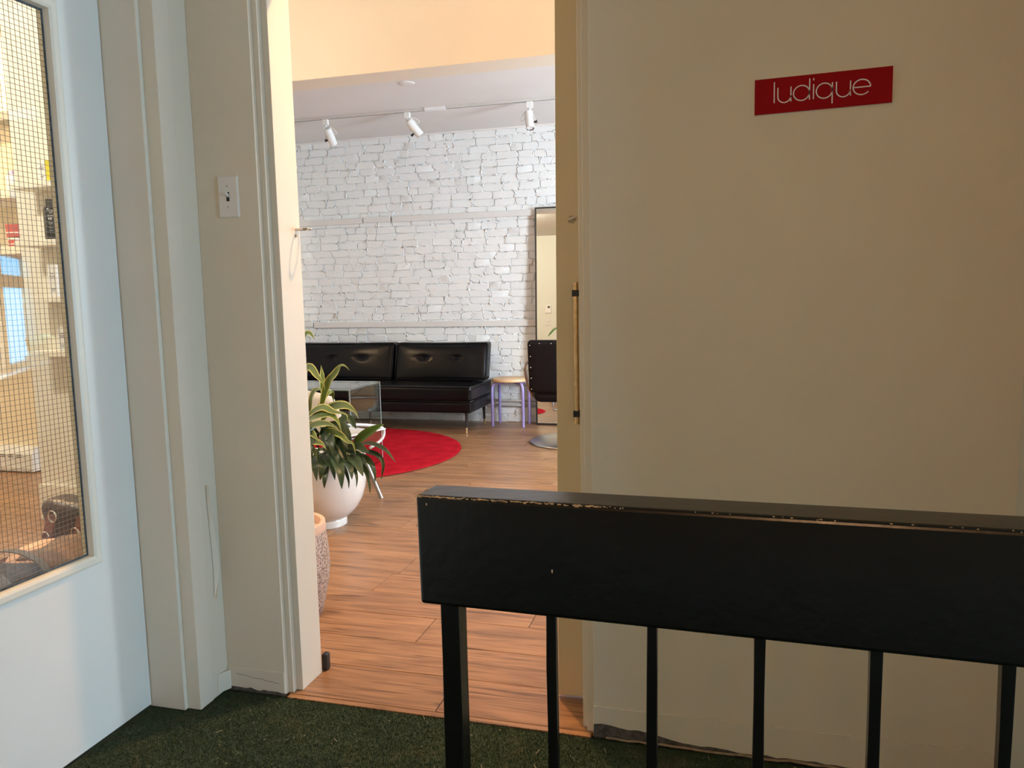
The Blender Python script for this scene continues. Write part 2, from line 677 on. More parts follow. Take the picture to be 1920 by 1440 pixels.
# grime and lifted carpet strip along the foot of that skirting
mb = MB()
edge = [(-0.335 + 0.024 * k, 0.030 * math.exp(-((k - 1) / 8.0) ** 2) + 0.004 + rs.uniform(0, 0.006)) for k in range(41)]
for x, z in edge:
    mb.v += [(x, FY - 0.0050, -0.003), (x, FY - 0.0046, z)]
for k in range(len(edge) - 1):
    i = 2 * k
    mb.f.append((i, i + 2, i + 3, i + 1))
mb.build('worn_paint_patch', M_grime, br)
mb = MB()
pts = [(-0.30 + 0.03 * k, 1.997 + rs.gauss(0, 0.0012), 0.002 + abs(rs.gauss(0, 0.0015))) for k in range(30)]
mb.tube(pts, 0.0035, 5)
mb.build('carpet_edge_strip', mat('tan_carpet_backing', (0.30, 0.21, 0.13), 0.9, vary=0.3, scale=40), br)
mb = MB()
for k in range(14):
    x = -1.50 + 0.205 * k / 13
    mb.v += [(x, FY - 0.0052, -0.003), (x, FY - 0.0050, 0.004 + rs.uniform(0, 0.008))]
for k in range(13):
    mb.f.append((2 * k, 2 * k + 2, 2 * k + 3, 2 * k + 1))
mb.build('worn_paint_patch', M_grime, bl)

# right side of the hall: a short wall return, then the stairwell with its unseen, added window
mb = MB().box(HX1, 0.80, 1.55, FY, 0.0, 2.75)  # depth set to keep the stair daylight off the front wall
struct(mb.build('wall_right', M_wall), 'short cream wall return at the right edge of the hall', 'wall')
y0, y1, z0, z1 = HALL_WIN
mb = MB()
mb.box(5.0, 5.15, -1.9, y0, 0.0, 2.75)
mb.box(5.0, 5.15, y1, FY, 0.0, 2.75)
mb.box(5.0, 5.15, y0, y1, 0.0, z0)
mb.box(5.0, 5.15, y0, y1, z1, 2.75)
M_tan = mat('tan_bounce_paint', (0.50, 0.34, 0.18), 0.6)  # unseen walls made tan so their bounce light is warm
struct(mb.build('wall_stair', M_tan), 'unseen end wall of the stairwell with its added window, tan for warm bounce light', 'wall')
wh = thing('added_window_1', 'unseen stair window added far to the right of the hall for daylight', 'window', (5.07, (y0 + y1) / 2, z0), kind='structure')
mb = MB()
for a, b, c, d in ((y0, y1, z0, z0 + 0.05), (y0, y1, z1 - 0.05, z1), (y0, y0 + 0.05, z0 + 0.05, z1 - 0.05), (y1 - 0.05, y1, z0 + 0.05, z1 - 0.05)):
    mb.box(5.05, 5.09, a, b, c, d)
mb.box(5.055, 5.085, (y0 + y1) / 2 - 0.02, (y0 + y1) / 2 + 0.02, z0 + 0.05, z1 - 0.05)
mb.build('window_frame', M_trim, wh)
mb = MB().box(-1.75, 5.15, -2.05, -1.9, 0.0, 2.75)
struct(mb.build('wall_rear', M_tan), 'wall of the hall behind the camera, tan for warm bounce light', 'wall')
mb = MB().box(HX0, 5.0, -1.9, FY, 2.7, 2.75)
struct(mb.build('ceiling_hall', mat('tan_bounce_ceiling', (0.56, 0.42, 0.26), 0.6)), 'unseen ceiling of the hall, tan to warm its bounce light', 'ceiling')  # unseen ceiling made tan to warm its bounce light
hl = thing('hall_fill_lamp', 'added warm fill lamp with a globe on the unseen rear wall of the hall', 'lamp', (0.1, -1.9, 1.75))  # added fill lamp behind the camera, warms the front wall
MB().lathe([(0, 0.0), (0.06, 0.0), (0.06, 0.015), (0.02, 0.02), (0.02, 0.06), (0, 0.06)], (0.1, -1.9, 1.75), 20, (0, 1, 0)).build('bracket', M_brass, hl, smooth=True, auto=40)
MB().lathe([(0.05 * math.sin(PI * k / 10), 0.11 - 0.05 * math.cos(PI * k / 10)) for k in range(11)], (0.1, -1.9, 1.75), 20, (0, 1, 0)).build('globe', mat('warm_fill_globe', (1, 0.8, 0.5), 0.4, emit=(1.0, 0.66, 0.36), estr=6), hl, smooth=True)
ld = bpy.data.lights.new('hall_fill_light', 'POINT')
ld.energy, ld.color, ld.shadow_soft_size = 27.0, (1.0, 0.58, 0.30), 0.08
lo = bpy.data.objects.new('hall_fill_light', ld)
COL.objects.link(lo)
lo.parent = hl
lo.location = (0, 0.30, 0)

# ------------------------------------------------------------------ large structure: salon
floor = MB().box(-6.5, 3.9, 1.996, 7.3, -0.05, -0.014).box(-6.5, -1.72, -0.7, 1.996, -0.05, -0.014).build('floor', mat('dark_underlay', (0.05, 0.035, 0.025), 0.9))
struct(floor, 'wooden laminate floor of the salon in long warm brown planks', 'floor')
PW, PL = 0.2085, 1.285


def plank_mesh(length, width=PW):
    g, c = 0.0013, 0.0012
    hx, hy = length / 2 - g, width / 2 - g
    mb = MB()
    for z, e in ((-0.012, 0), (-c, 0), (0.0, c)):
        mb.v += [(-hx + e, -hy + e, z), (hx - e, -hy + e, z), (hx - e, hy - e, z), (-hx + e, hy - e, z)]
    for b in (0, 4):
        for k in range(4):
            mb.f.append((b + k, b + (k + 1) % 4, b + 4 + (k + 1) % 4, b + 4 + k))
    mb.f.append((8, 9, 10, 11))
    return mb.mesh('plank', M_wood)


std_plank = plank_mesh(PL)
planks = []
known = {0: -1.046, 1: -0.683, 2: -1.41}             # joints seen in the photograph
rs = random.Random(21)
for k in range(-15, 23):
    ya, yb = 2.437 + PW * k, 2.437 + PW * (k + 1)
    ya, yb = max(ya, -0.6), min(yb, FARY)
    if yb <= 2.02 and k < -2:
        x0, x1 = -6.5, -1.72
    else:
        x0, x1 = (-6.5 if ya < 4.55 else -4.5), min(3.8, 1.52 + max(0, (yb - 3.9) * 0.712))
    if k == -3:
        x0, x1 = -6.5, -1.72
    if k == -2:
        ya = 2.0205
    off = known.get(k, (k * 0.363 + rs.uniform(-0.1, 0.1)) % PL)
    j = off - PL * 12
    cuts = [x0]
    while j < x1:
        if j > x0 + 0.06 and j < x1 - 0.06:
            cuts.append(j)
        j += PL
    cuts.append(x1)
    for a, b in zip(cuts[:-1], cuts[1:]):
        w = yb - ya
        full = abs(b - a - PL) < 1e-4 and abs(w - PW) < 1e-4
        me = std_plank if full else plank_mesh(b - a, w)
        o = bpy.data.objects.new('plank', me)
        COL.objects.link(o)
        o.location = ((a + b) / 2, (ya + yb) / 2, 0)
        o.parent = floor
        planks.append(o)
# the narrow threshold strip between carpet and first row, inside the doorway
o = bpy.data.objects.new('plank', plank_mesh(OX1 - OX0 + 0.06, 2.0205 - 1.996))
COL.objects.link(o)
o.location = ((OX0 + OX1) / 2, (2.0205 + 1.996) / 2, 0)
o.parent = floor

# ceilings, dropped beam
mb = MB().box(-6.5, 1.6, FYB, 4.44, CEIL_NEAR, 3.06).box(-6.5, -1.75, -0.75, FYB, CEIL_NEAR, 3.06)
struct(mb.build('ceiling_near', M_ceil), 'higher white ceiling of the salon behind the doorway', 'ceiling')
mb = MB().box(-4.6, 3.95, 4.44, 7.35, CEIL_FAR, 3.06)
struct(mb.build('ceiling_far', M_ceil), 'white ceiling of the salon carrying the light track', 'ceiling')
mb = MB().box(-6.5, 2.0, 4.24, 4.44, 2.5, CEIL_NEAR)
struct(mb.build('ceiling_beam', M_salon, bevel=0.003), 'cream dropped beam across the salon ceiling', 'beam')
mb = MB().box(-6.5, -1.75, -0.75, -0.6, 0, 3.06)
struct(mb.build('wall_thermostat', mat('pale_cream_paint', (0.78, 0.82, 0.78), 0.5)), 'cream salon wall with the thermostat, seen in the standing mirror', 'wall')
mb = MB().box(-6.65, -6.5, -0.75, 4.65, 0, 3.06)
struct(mb.build('wall_salon_end', M_salon), 'far left end wall of the salon', 'wall')
mb = MB().box(-6.5, -4.5, 4.5, 4.65, 0, 3.0)
struct(mb.build('wall_heater', mat('peach_wall_paint', (0.86, 0.73, 0.52), 0.5, bump=0.04, bscale=50)), 'peach orange salon wall with the baseboard heater', 'wall')
mb = MB().box(-4.65, -4.5, 4.65, 7.3, 0, 2.8)
struct(mb.build('wall_salon_left', M_salon), 'left wall of the salon beside the sofa', 'wall')
mb = MB().box(1.5, 1.62, FYB, 4.0, 0, 3.06)
struct(mb.build('wall_salon_right', M_salon), 'right wall of the salon behind the front wall', 'wall')

# slanted window wall on the right of the salon: two windows


def bay_box(mb, s0, s1, d0, d1, z0, z1):
    c = BAY0 + BAYD * ((s0 + s1) / 2) - BAYN * ((d0 + d1) / 2)
    mb.obox((c.x, c.y, (z0 + z1) / 2), BAYD, (s1 - s0) / 2, BAYN, (d1 - d0) / 2, (0, 0, 1), (z1 - z0) / 2)
    return mb


mb = MB()
SA, SB = -1.93, 2.05
bay_box(mb, SA, SB, 0, 0.12, 0, 0.70)
bay_box(mb, SA, SB, 0, 0.12, 2.3, 3.06)
bay_box(mb, SA, -1.82, 0, 0.12, 0.70, 2.3)
bay_box(mb, -0.94, -0.80, 0, 0.12, 0.70, 2.3)
bay_box(mb, 0.36, SB, 0, 0.12, 0.70, 2.3)
bay_box(mb, -0.80, 0.36, 0, 0.12, 1.66, 2.3)
struct(mb.build('wall_bay', M_salon), 'slanted window wall on the right of the salon', 'wall')
for n, (sa, sb, za, zb, tr) in (('window_2', (-1.82, -0.94, 0.70, 2.30, None)), ('window_3', (-0.80, 0.36, 0.70, 1.66, (1.37, 1.47)))):
    c = BAY0 + BAYD * ((sa + sb) / 2)
    w = thing(n, 'tall street window of the salon' if tr is None else 'street window of the salon mirrored in the wired glass', 'window', (c.x, c.y, za), kind='structure')
    mb = MB()
    f = 0.035
    bay_box(mb, sa, sb, 0.03, 0.08, za, za + f)
    bay_box(mb, sa, sb, 0.03, 0.08, zb - f, zb)
    bay_box(mb, sa, sa + f, 0.03, 0.08, za + f, zb - f)
    bay_box(mb, sb - f, sb, 0.03, 0.08, za + f, zb - f)
    if tr:
        bay_box(mb, sa + f, sb - f, 0.03, 0.08, tr[0], tr[1])
    mb.build('window_frame', M_white, w)
    mb = MB()
    bay_box(mb, sa - 0.04, sb + 0.04, -0.10, -0.001, za - 0.03, za - 0.005)
    mb.build('window_sill', M_white, w)

# brick wall -------------------------------------------------------------
CH = 0.071
XW0, XW1 = -4.5, 3.85
NX, NZ = 300, 240
rsn = np.random.RandomState(5)


def smooth_noise(nx, nz, cells_x, cells_z, rs_):
    g = rs_.rand(cells_z + 2, cells_x + 2)
    xs = np.linspace(0, cells_x, nx, endpoint=False)
    zs = np.linspace(0, cells_z, nz, endpoint=False)
    xi, zi = xs.astype(int), zs.astype(int)
    fx, fz = xs - xi, zs - zi
    fx, fz = fx * fx * (3 - 2 * fx), fz * fz * (3 - 2 * fz)
    a = g[np.ix_(zi, xi)] * (1 - fx) + g[np.ix_(zi, xi + 1)] * fx
    b = g[np.ix_(zi + 1, xi)] * (1 - fx) + g[np.ix_(zi + 1, xi + 1)] * fx
    return a * (1 - fz)[:, None] + b * fz[:, None]


xs = np.linspace(XW0, -1.2, NX)
zs = np.linspace(0, 2.80, NZ)
h = 0.008 * smooth_noise(NX, NZ, 40, 34, rsn) + 0.010 * smooth_noise(NX, NZ, 140, 120, rsn) ** 2
Xg, Zg = np.meshgrid(xs, zs)
verts = np.stack([Xg, FARY + 0.0115 - h, Zg], -1).reshape(-1, 3).tolist()
faces = []
for i in range(NZ - 1):
    for j in range(NX - 1):
        a = i * NX + j
        faces.append((a, a + 1, a + 1 + NX, a + NX))
mb = MB()
mb.v, mb.f = [tuple(v) for v in verts], faces
mb.box(XW0, XW1, FARY + 0.012, FARY + 0.15, 0, 2.82)
mb.box(-1.2, XW1, FARY + 0.005, FARY + 0.012, 0, 2.82)
wb = mb.build('wall_back', M_brick, smooth=True, auto=50)
struct(wb, 'rough brick wall painted white behind the black sofa', 'brick wall')


def brick_data(w, hgt, seed):
    """irregular flat painted brick face with ragged thin arrises"""
    r = random.Random(seed)
    hw, hh = w / 2, hgt / 2
    c = [r.choice((0.004, 0.008, 0.018, 0.03)) * r.uniform(0.6, 1.2) for _ in range(4)]
    e = [r.choice((0.003, 0.006, 0.014, 0.022)) * r.uniform(0.6, 1.2) for _ in range(4)]
    o2 = [(-hw, -hh + e[0]), (-hw + c[0], -hh), (r.uniform(-0.3, 0.3) * hw, -hh), (hw - c[1], -hh), (hw, -hh + e[1]),
          (hw, hh - e[2]), (hw - c[2], hh), (r.uniform(-0.3, 0.3) * hw, hh), (-hw + c[3], hh), (-hw, hh - e[3])]
    o2 = [(x + r.gauss(0, 0.0030), z + r.gauss(0, 0.0020)) for x, z in o2]
    n = len(o2)
    v, f = [], []
    t1_, t2_, d0 = r.gauss(0, 0.0018), r.gauss(0, 0.0014), r.uniform(-0.001, 0.0045)
    for ins, y in ((0.0, 0.010), (0.0004, -0.0022), (0.0030, -0.0042)):
        for (x, z) in o2:
            ix, iz = x * (1 - ins / hw), z * (1 - ins / hh)
            yy = y if ins == 0 else y - d0 + t1_ * x / hw + t2_ * z / hh
            v.append((ix, yy, iz))
    for b in (0, n):
        for k in range(n):
            f.append((b + k, b + (k + 1) % n, b + n + (k + 1) % n, b + n + k))
    f.append(tuple(range(2 * n, 3 * n)))
    return v, f


rb = random.Random(33)
kinds = {}
for L in (0.205, 0.19, 0.215, 0.10, 0.115, 0.15):
    kinds[L] = []
    for q in range(6):
        v, f = brick_data(L - 0.0065, CH - 0.006, rb.randint(0, 99999))
        mbk = MB()
        mbk.v, mbk.f = v, f
        kinds[L].append((mbk.mesh('brick', M_brick, True), v, f))
        kinds[L][-1][0].set_sharp_from_angle(angle=math.radians(30))
rest = MB()
spots = []
nc = int(2.77 / CH)
for c in range(nc + 1):
    z = CH / 2 + c * CH
    if z > 2.76:
        continue
    x = XW0 + rb.uniform(-0.1, 0.0)
    while x < XW1:
        L = rb.choice((0.205, 0.205, 0.19, 0.215, 0.10, 0.115, 0.15, 0.205))
        spots.append((x + L / 2, z + 0.006 * math.sin(3.1 * x + c) + rb.uniform(-0.004, 0.004), L))
        x += L
# the 300 that show largest in the photograph: the open field above the sofa, nearest the light
cand = [s for s in spots if -4.12 < s[0] < -1.72 and (0.66 < s[1])]
cand.sort(key=lambda s: (-s[2] * (1.0 if s[1] < 2.72 else 0.5)))
single = set(id(s) for s in cand[:300])
nb = 0
for s in spots:
    me, v, f = rb.choice(kinds[s[2]])
    if s[0] < XW0 + 0.03:
        continue
    if id(s) in single:
        o = bpy.data.objects.new('brick', me)
        COL.objects.link(o)
        o.location = (s[0], FARY, s[1])
        o.rotation_euler = (0, rb.gauss(0, 0.014), 0)
        o.parent = wb
        nb += 1
    else:
        i = len(rest.v)
        rest.v += [(a + s[0], b + FARY, c2 + s[1]) for a, b, c2 in v]
        rest.f += [tuple(i + q for q in t) for t in f]
o = rest.build('bricks', M_brick, wb, smooth=True, auto=30)
o['kind'] = 'stuff'
# lumps of mortar squeezed out of the joints and painted over
lump = MB()
rl = random.Random(77)
for s in spots:
    if not -4.3 < s[0] < -1.2:
        continue
    for q in range(rl.choice((3, 4, 4, 6))):
        if rl.random() < 0.55:
            lx, lz = s[0] + s[2] / 2 + rl.gauss(0, 0.003), s[1] + rl.uniform(-0.5, 0.5) * CH
            ex, ez = rl.uniform(0.003, 0.007), rl.uniform(0.006, 0.022)
        else:
            lx, lz = s[0] + rl.uniform(-0.5, 0.5) * s[2], s[1] + CH / 2 * rl.choice((-1, 1)) + rl.gauss(0, 0.002)
            ex, ez = rl.uniform(0.008, 0.030), rl.uniform(0.002, 0.006)
        sh = rl.uniform(-0.5, 0.5)
        ey = rl.uniform(0.005, 0.015)
        i = len(lump.v)
        N8 = 7
        for (k_, dy) in ((1.0, 0.004), (0.62, -0.75 * ey), ):
            for a in range(N8):
                an = 2 * PI * a / N8
                px_, pz_ = ex * k_ * math.cos(an) * rl.uniform(0.8, 1.2), ez * k_ * math.sin(an) * rl.uniform(0.8, 1.2)
                lump.v.append((lx + px_ + sh * pz_, FARY - 0.003 + dy, lz + pz_))
        lump.v.append((lx, FARY - 0.003 - ey, lz))
        for a in range(N8):
            b2 = (a + 1) % N8
            lump.f += [(i + a, i + b2, i + N8 + b2, i + N8 + a), (i + N8 + a, i + N8 + b2, i + 2 * N8)]
o = lump.build('mortar_lumps', M_brick, wb, smooth=True)
o['kind'] = 'stuff'
# wooden nailing strips in the brick wall
M_strip = mat('painted_strip_wood', (0.70, 0.69, 0.67), 0.45, bump=0.15, bscale=25)
t1 = thing('trim_3', 'upper white painted wooden strip across the brick wall', 'trim', (-2.9, FARY, 1.955), kind='structure')
for a, b, zz in ((-4.5, -3.46, 1.952), (-3.445, -3.16, 1.958), (-3.14, -1.0, 1.953)):
    MB().box(a, b, FARY - 0.030, FARY + 0.006, zz, zz + 0.055).build('strip', M_strip, t1, bevel=0.003)
t2 = thing('trim_4', 'lower white painted wooden strip across the brick wall just above the sofa', 'trim', (-2.9, FARY, 0.925), kind='structure')
for a, b, zz in ((-4.5, -4.06, 0.938), (-4.045, -1.0, 0.927)):
    MB().box(a, b, FARY - 0.030, FARY + 0.006, zz, zz + 0.055).build('strip', M_strip, t2, bevel=0.003)
mb = MB().box(-4.5, 3.8, FARY - 0.02, FARY + 0.01, 2.755, CEIL_FAR)
struct(mb.build('trim_5', M_ceil), 'narrow white edge strip between brick wall and ceiling', 'trim')
for z, nm in ((0.213, 'upper'), (0.168, 'lower')):
    o = MB().tube([(-4.4, FARY - 0.035, z), (-1.0, FARY - 0.035, z)], 0.011, 10).build('heating_pipe', mat('pipe_paint', (0.45, 0.40, 0.37), 0.4), smooth=True)
    tag(o, nm + ' of two thin pipes running low along the brick wall behind the stool', 'pipe', 'pipes along the brick wall')

# pillar carrying small shelves, seen through the wired glass
mb = MB().box(-3.73, -3.05, 3.45, 3.85, 0, 3.0)
M_pillar = mat('pale_pillar_paint', (0.84, 0.80, 0.71), 0.5)
pil = struct(mb.build('wall_pillar', M_pillar), 'cream pillar carrying small product shelves behind the wired glass', 'pillar')
mb = MB().box(-3.745, -3.04, 3.435, 3.865, 0, 0.21)
mb.build('plinth', M_pillar, pil, bevel=0.006)

# ------------------------------------------------------------------ doors
DX = -1.665
d1 = thing('door_1', 'pale painted door with a large wired glass pane on the left', 'door', (DX, 1.4, 0), kind='structure')
GY0, GY1, GZ0, GZ1 = 1.10, 1.703, 0.508, 1.99       # opening in the leaf
mb = MB()
mb.box(DX - 0.033, DX, 0.93, GY0, 0.008, 2.095)
mb.box(DX - 0.033, DX, GY1, 1.852, 0.008, 2.095)
mb.box(DX - 0.033, DX, GY0, GY1, 0.008, GZ0)
mb.box(DX - 0.033, DX, GY0, GY1, GZ1, 2.095)
mb.build('door_leaf', M_door, d1)


def ring_frame(mb, prof, y0, y1, z0, z1):
    """sweep (inset, x) profile round a rectangle in the y-z plane"""
    rings = []
    for ins, x in prof:
        i = len(mb.v)
        mb.v += [(x, y0 + ins, z0 + ins), (x, y1 - ins, z0 + ins), (x, y1 - ins, z1 - ins), (x, y0 + ins, z1 - ins)]
        rings.append(i)
    for a, b in zip(rings[:-1], rings[1:]):
        for k in range(4):
            mb.f.append((a + k, a + (k + 1) % 4, b + (k + 1) % 4, b + k))


mb = MB()
ring_frame(mb, [(-0.003, DX - 0.003), (-0.003, DX + 0.005), (0.003, DX + 0.007), (0.016, DX + 0.007), (0.022, DX + 0.003), (0.024, DX - 0.015)], GY0, GY1, GZ0, GZ1)
bead = mb.build('glazing_bead', M_trim, d1)
mb = MB()
ring_frame(mb, [(0.0, DX - 0.033), (0.0, DX - 0.035), (0.022, DX - 0.035), (0.024, DX - 0.0215)], GY0, GY1, GZ0, GZ1)
mb.build('glazing_bead', M_salon, d1)
# dark line drawn for the gap round the pane
mb = MB()
ring_frame(mb, [(0.0235, DX - 0.0145), (0.030, DX - 0.0148)], GY0, GY1, GZ0, GZ1)
mb.build('gap_line', mat('dark_gap', (0.05, 0.06, 0.065), 0.7, vary=0.5, scale=80), d1)
pane = MB().box(DX - 0.021, DX - 0.015, GY0 + 0.01, GY1 - 0.01, GZ0 + 0.01, GZ1 - 0.01).build('glass_pane', M_glass, d1)
mb = MB()
z = GZ0 + 0.022
while z < GZ1 - 0.02:
    mb.box(DX - 0.0186, DX - 0.0174, GY0 + 0.02, GY1 - 0.02, z - 0.00045, z + 0.00045)
    z += 0.01307
y = GY1 - 0.0255
while y > GY0 + 0.02:
    mb.box(DX - 0.0186, DX - 0.0174, y - 0.00040, y + 0.00040, GZ0 + 0.02, GZ1 - 0.02)
    y -= 0.0137
o = mb.build('wire_mesh', mat('dark_steel_wire', (0.16, 0.13, 0.10), 0.4, 0.6), pane)
o['kind'] = 'stuff'

SDY = 2.182
d2 = thing('door_2', 'cream sliding door slid open behind the front wall', 'door', (0, SDY, 0), kind='structure')
mb = MB()
mb.v = [(-0.472, SDY, 0.012), (0.52, SDY, 0.012), (0.52, SDY + 0.035, 0.012), (-0.472, SDY + 0.035, 0.012),
        (-0.455, SDY, 2.25), (0.52, SDY, 2.25), (0.52, SDY + 0.035, 2.25), (-0.455, SDY + 0.035, 2.25)]
mb.f = [(0, 3, 2, 1), (4, 5, 6, 7), (0, 1, 5, 4), (1, 2, 6, 5), (2, 3, 7, 6), (3, 0, 4, 7)]
mb.build('door_leaf', mat('warm_lit_cream_door_paint', (0.70, 0.58, 0.36), 0.42, vary=0.02, scale=6, bump=0.04, bscale=40), d2, bevel=0.0015)  # cream paint with the dim warm light put into its colour
hx = -0.404
rod = MB().tube([(hx, SDY - 0.014, 0.848), (hx, SDY - 0.014, 1.252)], 0.0065, 12).build('pull_handle', M_brass, d2, smooth=True, auto=50)
rod['label'] = 'thin worn brass pull rod'
for z in (0.878, 1.222):
    mb = MB().box(hx - 0.009, hx + 0.009, SDY - 0.022, SDY, z - 0.009, z + 0.009)
    o = mb.build('clip', M_black_plastic, rod, bevel=0.001)
# worn latch hole
mb = MB().lathe([(0, -0.001), (0.010, -0.001), (0.012, 0.0005), (0.0, 0.0005)], (-0.415, SDY - 0.0005, 1.428), 12, (0, -1, 0))
mb.build('latch_scar', mat('bare_scuffed_wood', (0.45, 0.36, 0.24), 0.7, vary=0.4, scale=200), d2)
mb = MB().obox((-0.412, SDY - 0.003, 1.432), (1, 0, 0.3), 0.014, (0, 1, 0), 0.002, (-0.3, 0, 1), 0.0025)
mb.build('latch_tongue', M_chrome, d2)

# floor guide of the sliding door
mb = MB()
mb.box(-1.268, -1.248, 2.172, 2.20, 0.0, 0.058)
o = mb.build('door_guide', M_black_plastic, bevel=0.006, seg=3)
tag(o, 'small black plastic floor guide at the foot of the doorway jamb', 'door guide')

# latch hook on the jamb
lh = thing('latch_hook', 'small shiny latch eye sticking out of the lit doorway jamb', 'latch', (OX0, 2.13, 1.432))
ring = [(OX0 + 0.026 + 0.022 * math.cos(a), 2.150 + 0.020 * math.sin(a), 1.433) for a in [2 * PI * k / 20 for k in range(20)]]
MB().tube(ring, 0.0028, 8, closed=True).build('ring', M_chrome, lh, smooth=True)
MB().tube([(OX0, 2.142, 1.432), (OX0 + 0.010, 2.146, 1.432)], 0.003, 8).build('shank', M_chrome, lh, smooth=True)
MB().lathe([(0, 0.004), (0.004, 0.003), (0.005, 0), (0, 0)], (OX0, 2.139, 1.413), 10, (1, 0, 0)).build('screw', M_brass, lh, smooth=True)

# light switch
sw = thing('light_switch', 'white toggle light switch between the two door frames', 'switch', (-1.396, FY, 1.521))


def plate(mb, cx, cz, w, h, y, d, c=0.004):
    v = []
    for (ins, yy) in ((0, y), (0, y - d * 0.45), (c, y - d)):
        v += [(cx - w / 2 + ins, yy, cz - h / 2 + ins), (cx + w / 2 - ins, yy, cz - h / 2 + ins), (cx + w / 2 - ins, yy, cz + h / 2 - ins), (cx - w / 2 + ins, yy, cz + h / 2 - ins)]
    i = len(mb.v)
    mb.v += v
    for b in (0, 4):
        for k in range(4):
            mb.f.append((i + b + k, i + b + (k + 1) % 4, i + b + 4 + (k + 1) % 4, i + b + 4 + k))
    mb.f.append((i + 8, i + 9, i + 10, i + 11))


mb = MB()
plate(mb, -1.396, 1.521, 0.068, 0.119, FY, 0.006)
pl = mb.build('cover_plate', mat('white_switch_plastic', (0.80, 0.77, 0.72), 0.32), sw)
mb = MB().box(-1.401, -1.391, FY - 0.0066, FY - 0.0058, 1.508, 1.534)
mb.build('slot', M_black_plastic, pl)
mb = MB().obox((-1.396, FY - 0.0125, 1.5265), (1, 0, 0), 0.0042, (0, -1, 0.45), 0.0095, (0, 0.45, 1), 0.0042)
mb.build('toggle', mat('white_switch_plastic', PAINT), sw, bevel=0.001)
for z in (1.491, 1.551):
    sc = MB().lathe([(0, 0.0012), (0.0026, 0.0008), (0.0032, 0), (0, 0)], (-1.396, FY - 0.006, z), 10, (0, -1, 0)).build('screw', MATS['white_switch_plastic'], pl, smooth=True)
    MB().box(-1.3968, -1.3952, FY - 0.0076, FY - 0.0070, z - 0.0025, z + 0.0025).build('screw_slot', M_black_plastic, pl)

# ------------------------------------------------------------------ red sign
SX0, SZ0, SW_, SH_ = 0.066, 1.636, 0.3015, 0.0815
ta = math.radians(1.0)
U = Vector((math.cos(ta), 0, math.sin(ta)))
V_ = Vector((-math.sin(ta) * 0.2, 0, math.cos(ta)))
SO = Vector((SX0, FY, SZ0))
sg = thing('wall_sign', 'red sign reading ludique in thin white letters', 'sign', SO)


def sign_slab(u0, u1, v0, v1, y0, y1):
    mb = MB()
    for y in (y0, y1):
        for (u, v) in ((u0, v0), (u1, v0), (u1, v1), (u0, v1)):
            p = SO + U * u + V_ * v
            mb.v.append((p.x, y, p.z))
    mb.f = [(0, 3, 2, 1)[::-1], (4, 5, 6, 7)[::-1], (0, 1, 5, 4), (1, 2, 6, 5), (2, 3, 7, 6), (3, 0, 4, 7)]
    return mb


sign_slab(0, SW_, 0, SH_, FY, FY - 0.0045).build('backing', mat('white_sign_board', (0.85, 0.82, 0.82), 0.4), sg)
sign_slab(0, SW_, 0.0003, SH_, FY - 0.0045, FY - 0.006).build('face', mat('red_sign_face', (0.33, 0.0, 0.005), 0.6, spec=0.15), sg)
M_letter = mat('white_sign_letter', (0.86, 0.80, 0.80), 0.5)


def letter(name, strokes, hw=0.00125):
    """strokes are lists of (u, v) fractions of the sign, v measured from its top"""
    mb = MB()
    for st in strokes:
        P = [Vector((u * SW_, (1 - v) * SH_, 0)) for u, v in st]
        i = len(mb.v)
        for k, p in enumerate(P):
            a, b = P[max(k - 1, 0)], P[min(k + 1, len(P) - 1)]
            t = (b - a).normalized()
            n = Vector((-t.y, t.x, 0)) * hw
            for q in (p + n, p - n):
                w = SO + U * q.x + V_ * q.y
                mb.v.append((w.x, FY - 0.0060, w.z))
                mb.v.append((w.x, FY - 0.0067, w.z))
        for k in range(len(P) - 1):
            a, b = i + 4 * k, i + 4 * k + 4
            mb.f += [(a + 1, a + 3, b + 3, b + 1), (a, a + 1, b + 1, b), (a + 2, b + 2, b + 3, a + 3)]
    return mb.build('letter_' + name, M_letter, sg)


ASP = SW_ / SH_
XH, BL = 0.283, 0.70


def arc(cu, cv, ru, rv, a0, a1, n=28):
    return [(cu + ru * math.cos(math.radians(a0 + (a1 - a0) * k / n)), cv - rv * math.sin(math.radians(a0 + (a1 - a0) * k / n))) for k in range(n + 1)]


def bowl(u0, u1):
    return (u0 + u1) / 2, (XH + BL) / 2, (u1 - u0) / 2, (BL - XH) / 2


letter('l', [[(.147, .115), (.147, BL)]])
for nm, u0, u1 in (('u', .174, .271), ('u', .602, .703)):
    cu, ru = (u0 + u1) / 2, (u1 - u0) / 2
    rv = ru * ASP
    letter(nm, [[(u0, XH)] + arc(cu, BL - rv + .012, ru, rv, 180, 360), [(u1, XH), (u1, BL)]])
cu, cv, ru, rv = bowl(.290, .408)
letter('d', [arc(cu, cv, ru, rv, 0, 360, 40), [(.408, .115), (.408, BL)]])
letter('i', [[(.437, XH), (.437, BL)], [(.437, .118), (.437, .175)]])
cu, cv, ru, rv = bowl(.457, .573)
letter('q', [arc(cu, cv, ru, rv, 0, 360, 40), [(.573, XH), (.573, .865)]])
cu, cv, ru, rv = bowl(.722, .845)
letter('e', [[(.722, cv), (.845, cv)] , arc(cu, cv, ru, rv, 0, 320, 40)])

# ------------------------------------------------------------------ railing in the foreground
A = Vector((-0.2945, 0.700, 1.024))
B = Vector((0.60, 0.645, 1.034))
rd = (B - A).normalized()
rn = Vector((-rd.y, rd.x, 0)).normalized()
ru_ = rd.cross(-rn) * -1
if ru_.z < 0:
    ru_ = -ru_
rail = thing('stair_railing', 'black painted wooden railing with thin iron balusters in the foreground', 'railing', (0.15, 0.70, 0))
RL = (B - A).length + 0.065
RH = 0.1125


